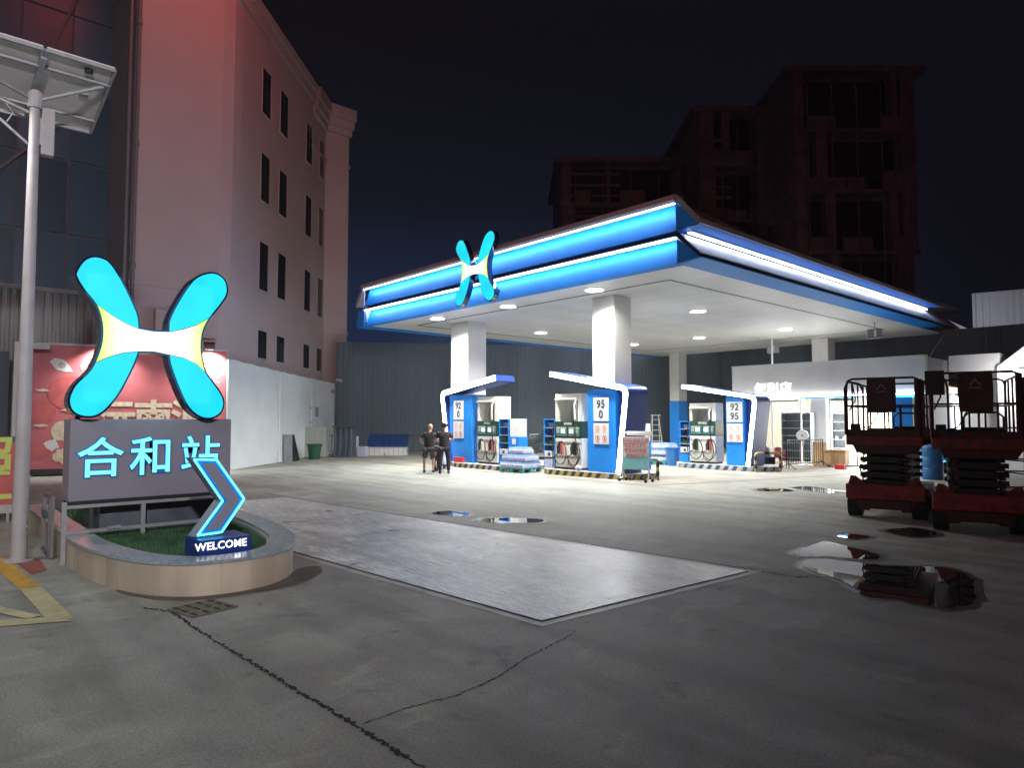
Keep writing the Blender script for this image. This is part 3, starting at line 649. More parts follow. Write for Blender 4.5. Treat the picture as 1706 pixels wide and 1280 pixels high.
while i < len(fine)-2:
    e = min(len(fine)-1, i+6)
    mb = strip(offset_path(fine, rr.uniform(-0.0015,0.0015)), core_o, 0.0, HP-0.036, i, e)
    if e-i > 1:   # leave a hairline between tiles
        dd = 0.04; mb.v[:4] = [tuple(Vector(mb.v[k]).lerp(Vector(mb.v[k+4]), dd)) for k in range(4)]
    mb.build('tile', M['tile'], pl, world=True); i = e
cop_o = offset_path(fine, 0.02); cop_i = offset_path(fine, -0.27)
i = 0
while i < len(fine)-2:
    e = min(len(fine)-1, i+16)
    mb = strip(cop_o, cop_i, HP-0.034, HP, i, e); mb.v[:4] = [tuple(Vector(mb.v[k]).lerp(Vector(mb.v[k+4]), 0.05)) for k in range(4)]
    mb.build('coping_stone', M['coping'], pl, world=True); i = e
inn = offset_path(fine, -0.28)
MB().flat(inn, 0.26).build('soil', M['soil'], pl, world=True)
# grass blades
def inside(p, poly):
    x, y = p; c = False; j = len(poly)-1
    for i in range(len(poly)):
        if (poly[i][1] > y) != (poly[j][1] > y) and x < (poly[j][0]-poly[i][0])*(y-poly[i][1])/(poly[j][1]-poly[i][1])+poly[i][0]: c = not c
        j = i
    return c
gm = MB(); rg = random.Random(11); lawn = offset_path(fine, -0.285)[::4]; cnt = 0
while cnt < 26000:
    x = rg.uniform(-10.4,-7.2) if rg.random() < 0.8 else rg.uniform(-13.4,-10.4); y = rg.uniform(1.8,3.8)
    if not inside((x,y), lawn): continue
    a = rg.uniform(0, 2*pi); h = rg.uniform(0.025,0.055); w = 0.004; l = rg.uniform(0.0,0.03)
    dx, dy = cos(a)*w, sin(a)*w; b = rg.uniform(0,2*pi)
    gm.v += [(x-dx,y-dy,0.26),(x+dx,y+dy,0.26),(x+cos(b)*l,y+sin(b)*l,0.26+h)]; k = len(gm.v)-3; gm.f.append((k,k+1,k+2)); cnt += 1
go = gm.build('grass', M['grass'], None, flatup=True); go['kind'] = 'stuff'; go['label'] = 'short green turf filling the planter'
sd_ = thing('seedling', 'small bright green leafy seedling at the right end of the welcome sign', 'plant', (-7.42,2.97,0.28))
for k in range(9):
    a = k*0.7; l = 0.04+0.012*(k % 3)
    MB().add([(0,0,0),(cos(a-0.4)*l*0.6,sin(a-0.4)*l*0.6,l*0.6),(cos(a)*l,sin(a)*l,l*0.8+0.02),(cos(a+0.4)*l*0.6,sin(a+0.4)*l*0.6,l*0.6)],[(0,1,2,3)]).build('leaf', M['grass'], sd_)

# ------------------------------------------------------------------ pylon sign with the big logo
py_ = thing('station_sign', 'grey station sign with lit cyan characters crowned by a huge glowing logo', 'sign', (-9.7,2.5,0.70))
MB().box(-10.12,-9.68,1.53,3.44,0.745,1.745).build('cabinet', M['pylon'], py_, world=True, bevel=0.012)
MB().box(-10.10,-9.70,1.55,3.42,0.70,0.742).build('lower_trim', M['black'], py_, world=True)
for s, y, in (('合',1.855),('和',2.43),('站',3.03)):
    text(s, 0.52, (-9.665,y,1.235), '+x', M['blue'], py_, extrude=0.014, bold=0.016, name='letter_casing')
    text(s, 0.52, (-9.648,y,1.235), '+x', M['glyph'], py_, extrude=0.004, bold=0.005, name='lit_character')
LOGO = [(1.68,3.72),(1.6,3.67),(1.54,3.57),(1.52,3.47),(1.6,3.32),(1.73,3.15),(1.79,2.98),(1.81,2.83),(1.8,2.65),(1.74,2.43),(1.67,2.3),(1.56,2.17),(1.5,2.04),(1.49,1.94),(1.53,1.84),(1.63,1.785),(1.75,1.79),(1.86,1.87),(1.99,2.06),(2.1,2.3),(2.17,2.49),(2.2,2.6),(2.38,2.61),(2.57,2.58),(2.6,2.43),(2.7,2.16),(2.81,1.93),(2.94,1.80),(3.08,1.76),(3.21,1.82),(3.26,1.94),(3.23,2.07),(3.12,2.23),(3.02,2.37),(2.97,2.56),(2.95,2.73),(2.97,2.93),(3.05,3.11),(3.18,3.3),(3.27,3.47),(3.25,3.63),(3.15,3.715),(3.02,3.71),(2.87,3.62),(2.75,3.44),(2.63,3.2),(2.57,3.03),(2.56,2.88),(2.38,2.87),(2.2,2.89),(2.18,3.05),(2.1,3.25),(1.98,3.49),(1.86,3.67),(1.77,3.72)]
SHARP = {21, 23, 47, 49}
def smooth_seg(idx):      # catmull through consecutive indices, stopping at the sharp corners
    out = []
    for a, b in zip(idx, idx[1:]):
        P = [Vector(LOGO[k % 55]) for k in (a, b)]
        pm = Vector(LOGO[(a-1) % 55]) if (a % 55) not in SHARP else P[0]
        pn = Vector(LOGO[(b+1) % 55]) if (b % 55) not in SHARP else P[1]
        for j in range(4):
            t = j/4; q = 0.5*((2*P[0])+(P[1]-pm)*t+(2*pm-5*P[0]+4*P[1]-pn)*t*t+(3*P[0]-pm-3*P[1]+pn)*t**3); out.append((q.x,q.y))
    out.append(LOGO[idx[-1] % 55]); return out
arcs = {'tl': [(1.9,3.03),(2.06,2.94)], 'tr': [(2.73,2.93),(2.89,3.0)], 'bl': [(1.86,2.50),(2.03,2.57)], 'br': [(2.74,2.55),(2.9,2.48)]}
F_TL = smooth_seg(list(range(49,61))) + arcs['tl']
F_BL = smooth_seg(list(range(9,22))) + arcs['bl'][::-1]
F_BR = smooth_seg(list(range(23,34))) + arcs['br'][::-1]
F_TR = smooth_seg(list(range(37,48))) + arcs['tr']
F_W = smooth_seg(list(range(5,10))) + arcs['bl'] + [LOGO[21],LOGO[22]] + [LOGO[23]] + arcs['br'] + smooth_seg(list(range(33,38))) + arcs['tr'][::-1] + [LOGO[47],LOGO[48],LOGO[49]] + arcs['tl'][::-1]
F_ALL = smooth_seg(list(range(0,56)))[:-1]
def ccw(p): return sum(a[0]*b[1]-b[0]*a[1] for a, b in zip(p, p[1:]+p[:1])) > 0
def grow2(p, d): q = p if ccw(p) else p[::-1]; return inset(q, -d)
def logo(parent, f, m_bridge, wcase, depth):
    MB().prism(grow2(F_ALL, 0.022), -depth, -0.01, f).build('casing', M['casing'], parent, smooth=True)
    for nm, P in (('upper_left_lobe',F_TL),('lower_left_lobe',F_BL),('lower_right_lobe',F_BR),('upper_right_lobe',F_TR)):
        MB().prism(grow2(P, -0.004), -0.02, 0.006, f).build('lit_lobe', M['cyan'], parent)
    MB().prism(grow2(F_W, -0.004), -0.02, 0.007, f).build('lit_bridge', m_bridge, parent)
# the parent is at (-9.7,2.5,0.70); logo mid plane x = -9.5
logo(py_, lambda u, v, w: (0.2+w, u-2.5, v-0.70), bridge_mat(1, -0.12, 0.60), 0.02, 0.26)
for y in (1.62, 3.05): MB().cyl((-9.8,y,1.74),(-9.8,y,1.86),0.03).build('logo_foot', M['black'], py_, world=True)
light('AREA', 'logo_glow', (-9.40,2.38,2.75), 9, (0.25,0.85,1.0), 1.5, py_, rot=(radians(90),0,radians(90)), size_y=1.6, shape='RECTANGLE')

rl = thing('sign_support_frame', 'white steel frame carrying the station sign above the planter', 'frame', (-9.72,1.5,0))
for y, z0 in ((1.50,0.0),(2.36,0.25),(3.42,0.25)): MB().box(-9.745,-9.695,y-0.025,y+0.025,z0,0.74 if y < 1.6 else 0.70).build('post', M['galv'], rl, world=True)
MB().box(-9.74,-9.70,1.525,3.44,0.66,0.70).build('top_rail', M['galv'], rl, world=True)
MB().box(-9.74,-9.70,1.525,3.44,0.355,0.395).build('lower_rail', M['galv'], rl, world=True)
MB().box(-9.70,-9.66,1.95,2.10,0.38,0.42).build('bracket', M['galv'], rl, world=True)
sf = thing('side_frame', 'narrow rusty grey steel frame hanging outside the planter left of the sign', 'frame', (-10.5,1.44,0))
for x in (-10.18,-10.34,-10.86): MB().box(x-0.02,x+0.02,1.43,1.47,0.02,0.78).build('post', M['frame'], sf, world=True)
for z in (0.06,0.76): MB().box(-10.84,-10.20,1.435,1.465,z-0.02,z+0.02).build('rail', M['frame'], sf, world=True)
MB().box(-10.84,-10.36,1.42,1.48,0.48,0.58).build('green_plate', M['teal'], sf, world=True)
pb = MB().box(-10.75,-10.1,1.95,3.55,0.25,0.66).build('sign_plinth', mat('mossy concrete', (0.12,0.14,0.18), 0.7, var=0.35, scale=3)); tag(pb, 'dark mossy concrete block on the turf beneath the station sign', 'plinth')

# welcome sign
ws = thing('welcome_sign', 'glowing cyan chevron on a blue block reading WELCOME in the turf', 'sign', (-7.5,2.6,0.26))
XW = -7.42
MB().box(XW-0.50,XW,2.345,2.875,0.28,0.485).build('block', M['bluedeep'], ws, world=True, bevel=0.006)
text('WELCOME', 0.112, (XW+0.003,2.56,0.418), '+x', M['glyphw'], ws, extrude=0.004, bold=0.001, sx=0.95, spacing=1.05)
ch = [(2.30,1.335),(2.57,1.32),(2.885,0.86),(2.64,0.505),(2.35,0.495),(2.615,0.855)]
XCH = XW-0.21
mpc = lambda u, v, w: (XCH+w, u, v)
MB().prism(ch, -0.20, -0.012, mpc).build('chevron', M['pylon'], ws, world=True)
MB().prism(grow2(ch,-0.004), -0.011, -0.006, mpc).build('blue_edge', M['blue'], ws, world=True)
MB().prism(grow2(ch,-0.055), -0.02, 0.0, mpc).build('face_plate', M['pylon'], ws, world=True)
MB().box(XW-0.38,XW-0.24,2.38,2.60,0.48,0.51).build('foot', M['galv'], ws, world=True)
ri = grow2(ch,-0.016)
for a, b in zip(ri, ri[1:]+ri[:1]):
    MB().bar((XCH+0.002,a[0],a[1]),(XCH+0.002,b[0],b[1]),0.017,0.02,up=(1,0,0)).build('light_strip', M['ledcyan'], ws, world=True)

# ------------------------------------------------------------------ solar street lamp
sl = thing('solar_street_lamp', 'tall pale solar lamp post with a big tilted panel left of the sign', 'street lamp', (-10.35,1.14,0))
MB().cyl((0,0,0),(0,0,5.93),0.088,0.055,16).build('pole', M['polepaint'], sl, smooth=True)
MB().lathe((0,0,0),[(0.17,0.004),(0.17,0.02),(0.1,0.02)],16).build('base_flange', M['polepaint'], sl)
MB().cyl((0.06,0.055,0.42),(0.085,0.075,0.42),0.022).build('cable_cap', M['galv'], sl)
MB().cyl((0,0,5.7),(0,0,5.9),0.085,0.085,14).build('collar', M['polepaint'], sl)
# panel: long axis along Y, tilted
pn = bpy.data.objects.new('solar_panel', None); 
a_t = math.atan2(-0.33, -1.50)   # fall towards -x
def PT(u, v, w=0.0):   # u along y, v downslope
    dx, dz = -cos(0.225), -sin(0.225)
    return (0.70 + dx*v, u, 6.20 + dz*v + w)
for s, u0, u1 in ((1,0.02,0.74),(-1,-1.55,-0.02)):
    p = MB().add([PT(u0,0),PT(u1,0),PT(u1,1.5),PT(u0,1.5),PT(u0,0,0.03),PT(u1,0,0.03),PT(u1,1.5,0.03),PT(u0,1.5,0.03)],[(0,1,2,3),(7,6,5,4),(0,4,5,1),(1,5,6,2),(2,6,7,3),(3,7,4,0)]).build('solar_module', M['solarback'], sl)
    for (a, b) in ((PT(u0,0,-0.015),PT(u1,0,-0.015)),(PT(u1,0,-0.015),PT(u1,1.5,-0.015)),(PT(u1,1.5,-0.015),PT(u0,1.5,-0.015)),(PT(u0,1.5,-0.015),PT(u0,0,-0.015))):
        MB().bar(a,b,0.035,0.045).build('frame_edge', M['galv'], p)
    MB().bar(PT(u0,0.32,-0.03),PT(u1,0.32,-0.03),0.04,0.03).build('cross_rail', M['galv'], p)
    MB().bar(PT(u0,1.18,-0.03),PT(u1,1.18,-0.03),0.04,0.03).build('cross_rail', M['galv'], p)
    MB().cyl(PT((u0+u1)/2+0.1,0.15,-0.04),PT((u0+u1)/2+0.1,0.15,-0.004),0.05).build('junction_box', M['black'], p)
MB().bar(PT(0.46,0.66,-0.02),PT(0.56,0.66,-0.02),0.10,0.03).build('junction_box', M['galv'], sl)
MB().bar(PT(0,0.1,-0.05),PT(0,1.4,-0.05),0.06,0.05).build('spine', M['galv'], sl)
MB().bar((0,0,5.80),PT(0.68,0.35,-0.04),0.03).build('strut', M['galv'], sl)
MB().bar((0,0,5.80),PT(-0.9,0.5,-0.04),0.03).build('strut', M['galv'], sl)
MB().box(-0.06,0.06,0.07,0.21,5.12,5.72).build('battery_box', M['polepaint'], sl, bevel=0.01)
MB().box(-0.02,0.02,0.04,0.08,5.25,5.6).build('bracket', M['galv'], sl)
MB().cyl((0,-0.04,5.63),(0,-0.85,5.86),0.022).build('lamp_arm', M['galv'], sl, smooth=True)
MB().cyl((0,-0.05,5.22),(0,-0.75,5.80),0.018).build('arm_brace', M['galv'], sl, smooth=True)
MB().tube([(0,-0.30,5.42),(0,-0.22,5.58),(0,-0.32,5.71)],0.006,5).build('scroll', M['galv'], sl)
MB().box(-0.14,0.14,-1.35,-0.80,5.82,5.90).build('lamp_head', M['polepaint'], sl, bevel=0.02)
MB().box(-0.11,0.11,-1.32,-0.83,5.812,5.82).build('lens', M['lamp'], sl)
light('AREA','lamp_beam',(-10.35,0.06,5.78),60,(1,0.94,0.88),0.25,sl,shape='RECTANGLE',size_y=0.5)

# assumed street lamp behind the photographer (lights the near yard)
s2 = thing('assumed_street_lamp', 'assumed street lamp standing unseen behind the camera position', 'street lamp', (-2.0,-6.0,0))
MB().cyl((0,0,0),(0,0,7.4),0.09,0.05,14).build('pole', M['polepaint'], s2, smooth=True)
MB().cyl((0,0,7.35),(-1.3,0.4,7.7),0.03).build('arm', M['polepaint'], s2)
MB().box(-1.75,-1.2,0.28,0.52,7.64,7.74).build('lamp_head', M['polepaint'], s2, bevel=0.02)
MB().box(-1.7,-1.25,0.31,0.49,7.63,7.639).build('lens', M['lamp'], s2)
l2 = light('AREA','lamp_beam',(-3.5,-5.6,7.55),115,(0.90,0.97,1.0),0.3,s2); aim(l2, (-0.50,0.52,-0.70))

# added fill floodlight out of view at right, brightens upright faces round the sign
fm = thing('added_fill_mast', 'added unseen fill light on a mast right of the camera aimed at the sign', 'floodlight', (7.5,-2.5,0))
MB().cyl((0,0,0),(0,0,6.6),0.09,0.06,14).build('pole', M['polepaint'], fm, smooth=True)
MB().box(-0.25,-0.05,-0.2,0.2,6.3,6.65).build('housing', M['black'], fm, bevel=0.02)
MB().box(-0.262,-0.251,-0.17,0.17,6.33,6.62).build('lens', M['lamp'], fm)
fs = light('SPOT','floodlight_beam',(7.15,-2.5,6.45),4700,(1,0.95,0.97),0.25,fm,spot=66,blend=1.0); aim(fs, Vector((-18,5.5,4.6))-Vector((7.15,-2.5,6.45)))

# ------------------------------------------------------------------ canopy
XR, XL, YF, YB, ZS = -9.25, -23.9, 13.9, 33.2, 5.45
cp = thing('canopy', 'large white and blue forecourt canopy edged with glowing light lines', 'canopy', (-16.5,23.5,0))
MB().box(XL+0.05,XR-0.05,YF+0.15,YB-0.05,ZS+0.06,ZS+0.84).build('roof_body', M['wallwhite'], cp, world=True)
pk = None; n = 69; pw = (YB-YF-0.02)/n
for i in range(n):
    y = YF+0.01+pw*i
    if pk is None:
        b_ = base_matrix(cp).inverted(); pk = MB().box(XL+0.01,XR-0.01,0.004,pw-0.010,ZS,ZS+0.05)
        pk.v = [(a+16.5, b, c) for a, b, c in pk.v]; pk = pk.build('soffit_plank', M['soffit'], cp); pk.location = (0, y-23.5, 0)
    else: share(pk, (0, y-23.5, 0))
tz = ZS-0.012
for (x0,x1,y0,y1) in ((-22.4,-10.45,15.05,15.13),(-22.4,-10.45,30.1,30.18),(-22.4,-22.32,15.13,30.1),(-10.53,-10.45,15.13,30.1)):
    MB().box(x0,x1,y0,y1,tz,ZS-0.001).build('soffit_trim', M['frame'], cp, world=True)
def quadstrip(pts3a, pts3b):   # faces between two polylines
    mb = MB(); k = len(pts3a); return mb.add(list(pts3a)+list(pts3b), [(i,i+1,k+i+1,k+i) for i in range(k-1)])
def extr(prof, axis, a, b):    # closed profile extruded along an axis
    if axis == 'x': f = lambda u, v, w: (w, u, v)
    else: f = lambda u, v, w: (u, w, v)
    return MB().prism(prof, a, b, f)
# front bands
XLo, XRo = XL-1.0, XR+0.64
extr([(13.50,6.98),(13.9,6.98),(13.9,7.12),(13.56,7.12)], 'x', XL-0.25, XR).build('front_rim', M['rim'], cp, world=True)
extr([(13.54,6.90),(13.62,6.90),(13.62,6.975),(13.52,6.975)], 'x', XL-0.02, XR).build('lip', M['lav'], cp, world=True)
extr([(13.535,6.872),(13.57,6.872),(13.57,6.896),(13.53,6.896)], 'x', XL, XR).build('light_line', M['led'], cp, world=True)
extr([(13.575,6.90),(13.625,6.90),(13.625,6.925),(13.575,6.925)], 'x', XL+0.05, XR-0.05).build('cove_strip', M['cove'], cp, world=True)
extr([(13.60,6.935),(13.86,6.935),(13.86,6.975),(13.60,6.975)], 'x', XL, XR-0.02).build('lip_underside', M['lav'], cp, world=True)
extr([(13.86,6.97),(13.92,6.97),(13.92,6.24),(13.62,6.24)], 'x', XL, XR).build('upper_blue_panel', M['blue'], cp, world=True)
extr([(13.80,6.238),(14.1,6.238),(14.1,6.12),(13.80,6.12)], 'x', XL-0.1, XR).build('dark_recess', M['navy'], cp, world=True)
extr([(13.58,6.085),(13.9,6.085),(13.9,6.118),(13.58,6.118)], 'x', XL-0.1, XR).build('lip', M['lav'], cp, world=True)
extr([(13.585,6.060),(13.62,6.060),(13.62,6.082),(13.58,6.082)], 'x', XL, XR).build('light_line', M['led'], cp, world=True)
extr([(13.622,6.052),(13.672,6.052),(13.672,6.080),(13.622,6.080)], 'x', XL+0.05, XR-0.05).build('cove_strip', M['cove'], cp, world=True)
extr([(13.87,6.08),(13.93,6.08),(13.93,5.45),(13.885,5.44),(13.66,5.44)], 'x', XL, XR).build('lower_blue_panel', M['blue'], cp, world=True)
# mitred blue and pearl caps at the two front corners
def cap(pts, m, nm='corner_cap'): MB().add([(x,y,z) for x,y,z in pts]+[(x,y+0.03,z) for x,y,z in pts], [tuple(range(len(pts))), tuple(range(len(pts),2*len(pts)))[::-1]]+[(i,(i+1)%len(pts),len(pts)+(i+1)%len(pts),len(pts)+i) for i in range(len(pts))]).build(nm, m, cp, world=True)
# side wings (right is seen from outside, left mirrored)
def wing(x_in, sgn, y0, y1b, y1r, right):
    X = lambda d: x_in + sgn*d
    def ex(prof, a, b): return extr([(X(u), v) for u, v in prof], 'y', a, b)
    ex([(-0.4,6.33),(0.62,6.305),(0.62,6.35),(-0.4,6.37)], y0-0.05, y1r).build('side_roof', M['rim'], cp, world=True)
    cap([(X(-0.02),y0-0.34,7.12),(X(0.05),y0-0.34,7.10),(X(0.69),y0-0.34,6.38),(X(0.60),y0-0.34,6.30),(X(-0.02),y0-0.34,6.98)], M['rim'], 'corner_rim')
    ex([(0.60,6.29),(0.67,6.29),(0.69,6.39),(0.62,6.39)], y0-0.33, y1r+0.02).build('side_rim', M['rim'], cp, world=True)
    ex([(0.0,6.245),(0.60,6.285),(0.60,6.302),(0.0,6.32)], y0-0.24, y1b).build('side_underside', M['blue'] if right else M['lav'], cp, world=True)
    ex([(0.0,6.228),(0.24,6.234),(0.24,6.240),(0.0,6.240)], y0+0.01, y1b).build('lip', M['navy'], cp, world=True)  # added fin that keeps the LED light off the side underside
    ex([(0.11,6.205),(0.16,6.205),(0.16,6.226),(0.11,6.226)], y0+0.02, y1b).build('light_line', M['ledside'], cp, world=True)
    ex([(-0.02,6.19),(0.03,6.19),(0.62,5.62),(0.62,5.60),(-0.02,5.60)], y0+(-0.20), y1r).build('pearl_side_panel', M['lav'], cp, world=True)
    ex([(0.0,5.595),(0.60,5.595),(0.60,5.53),(0.0,5.53)], y0-0.22, y1r-0.6).build('dark_side_recess', M['navy'], cp, world=True)
    ex([(0.0,5.44),(0.62,5.50),(0.63,5.525),(0.0,5.525)], y0-0.22, y1b).build('side_lower_blue', M['blue'], cp, world=True)
wing(XR, 1, YF, 31.0, 33.6, True)
wing(XL, -1, YF, 33.2, 33.2, False)
yf = 13.60
cap([(XR,yf-0.03,6.92),(XR+0.60,yf,6.30),(XR+0.02,yf,6.245),(XR,yf,6.24)], M['blue'])
cap([(XR,yf+0.02,6.06),(XR+0.60,yf+0.02,5.52),(XR+0.02,yf+0.03,5.445),(XR,yf+0.03,5.44)], M['blue'])
cap([(XR-0.05,yf-0.02,6.232),(XR+0.03,yf-0.02,6.225),(XR+0.61,yf-0.02,5.63),(XR+0.61,yf-0.02,5.535),(XR,yf-0.02,6.09),(XR-0.05,yf-0.02,6.10)], M['navy'])
cap([(XL-0.02,yf,6.90),(XL-0.28,yf,6.98),(XL-0.66,yf,6.28),(XL-0.60,yf,6.25),(XL-0.02,yf,6.30)], M['lav'])
cap([(XL-0.02,yf,6.02),(XL-0.45,yf,6.12),(XL-0.66,yf,5.50),(XL-0.02,yf,5.44)], M['blue'])
extr([(XL-0.66,5.44),(XL,5.44),(XL,5.50),(XL-0.66,5.52)], 'y', YF-0.22, YB).build('left_underside', M['blue'], cp, world=True)
extr([(YB,5.44),(YB+0.25,5.44),(YB+0.25,6.4),(YB,6.4)], 'x', XL, XR-0.1).build('rear_band', M['wallwhite'], cp, world=True)
# columns
for nm, (x0,x1,y0,y1), blue in (('c1',(-21.15,-20.1,15.85,16.75),0),('c2',(-13.68,-12.82,15.62,16.42),0),('c3',(-22.5,-21.9,32.25,33.05),2.75),('c4',(-13.98,-13.25,31.3,32.1),0)):
    MB().box(x0,x1,y0,y1,0,ZS-0.001).build('column', M['white'], cp, world=True, bevel=0.012)
    if blue: MB().box(x0-0.012,x1+0.012,y0-0.012,y1+0.012,0,blue).build('column_cladding', M['blue'], cp, world=True)
# downlights
for row in (((-20.25,14.55),(-16.5,14.68),(-12.72,14.62)),((-20.7,20.3),(-16.8,20.25),(-12.9,20.2)),((-20.9,26.9),(-17.1,26.85),(-13.1,26.95))):
    for x, yy in row:
        d = MB().lathe((x,yy,0),[(0.29,ZS-0.022),(0.31,ZS-0.002)],24).build('ceiling_lamp', M['white'], cp, world=True)
        MB().lathe((x,yy,0),[(0.25,ZS-0.034),(0.25,ZS-0.023)],24).build('lens', M['lamp'], d, world=True)
        light('AREA','downlight',(x,yy,ZS-0.06),315,(1,0.972,0.885),0.5,cp).data.spread = radians(145)
# canopy logo
cl = thing('canopy_logo', 'lit cyan and white logo mounted on the left part of the canopy front', 'sign', (-16.62,13.35,5.4))
SX = 1.95/1.78; SZ = 2.15/1.96
logo(cl, lambda u, v, w: ((u-2.38)*SX, -w*0.8, (v-1.76)*SZ), bridge_mat(0, 0.0, 0.66), 0.02, 0.24)
for x, z in ((-0.75,0.3),(0.75,0.35)): MB().cyl((x,0.16,z),(x,0.42,z),0.03).build('mounting', M['black'], cl)
# suspended flood boxes, rods
for (x, y), lab in (((-15.4,30.4),'small grey lamp box hanging over the left end of the shop roof'),((-9.9,27.6),'small grey lamp box hanging over the right part of the shop roof')):
    t = thing('hanging_lamp', lab, 'lamp', (x,y,5.0), radians(20), 'lamp boxes hanging under the canopy')
    MB().box(-0.25,0.25,-0.18,0.18,-0.17,0.17).build('housing', M['frame'], t, bevel=0.02)
    MB().cyl((0,0,0.17),(0,0,0.44),0.02).build('stem', M['galv'], t)
    MB().box(-0.03,0.05,-0.19,-0.181,-0.12,0.13).build('glint', M['white'], t)
cd = tag(MB().cyl((-15.0,29.5,3.97),(-15.0,29.5,5.44),0.045).build('conduit', M['white']), 'thin white conduit from the shop roof up to the canopy', 'conduit')
cw = tag(MB().tube([(-8.95,33.0,5.5),(-8.7,30.5,4.6),(-8.35,28.4,3.96)],0.02,6).build('cable', M['white']), 'white cable sloping from the canopy corner to the shop roof', 'cable')

# ------------------------------------------------------------------ pump islands
def stadium(x0, x1, y0, y1, n=8):
    r = (y1-y0)/2; return [(x, y) for x, y in arc(x1-r, (y0+y1)/2, r, -90, 90, n)] + [(x, y) for x, y in arc(x0+r, (y0+y1)/2, r, 90, 270, n)]
def island(lab, x0, x1, y0, y1, cols, seed, rz=0.0):
    t = thing('pump_island', lab, 'kerb', ((x0+x1)/2,(y0+y1)/2,0), rz, 'pump islands'); cx, cy = (x0+x1)/2, (y0+y1)/2
    P = [(x-cx, y-cy) for x, y in stadium(x0,x1,y0,y1)]
    MB().prism(P, 0.0, 0.155, lambda u, v, w: (u, v, w)).build('plinth', M['kerb'], t)
    MB().prism(grow2(P, -0.02), 0.155, 0.165, lambda u, v, w: (u, v, w)).build('top', M['stripew'], t)
    # slanted painted stripes on the near face, wrapping the near ends
    Q = grow2(P, 0.004); Q = Q if ccw(Q) else Q[::-1]
    # walk the perimeter
    pts = []; m = len(Q)
    per = [Vector(q) for q in Q] + [Vector(Q[0])]
    cum = [0]
    for a, b in zip(per, per[1:]): cum.append(cum[-1]+(b-a).length)
    def at_(s):
        s %= cum[-1]
        for i in range(m):
            if cum[i+1] >= s: return per[i].lerp(per[i+1], (s-cum[i])/(cum[i+1]-cum[i]))
        return per[0]
    st = 0.16; k = int(cum[-1]/st); rr = random.Random(seed)
    for i in range(k):
        s0 = i*st
        c = at_(s0+st/2)
        if c.y > 0.55: continue
        vs = []
        for j in range(4):
            s_ = s0+st*j/3
            a = at_(s_-0.045); b = at_(s_+0.045); vs += [(a.x,a.y,0.004),(b.x,b.y,0.154)]
        MB().add(vs, [(2*j,2*j+2,2*j+3,2*j+1) for j in range(3)]).build('painted_stripe', M[cols[i % len(cols)]], t)
    return t
island('striped pump island carrying the 92 and 0 pump, farthest left', -20.6, -16.55, 15.0, 16.95, ['blackp','stripew','blackp','stripew','blackp','yellow'], 1, radians(1.5))
island('black and yellow striped pump island carrying the 95 and 0 pump', -15.95, -11.95, 15.28, 17.1, ['blackp','yellow'], 2, radians(2.0))
island('blue and white striped pump island carrying the 92 and 95 pump', -14.75, -10.9, 20.9, 22.6, ['stripeb','stripew'], 3)

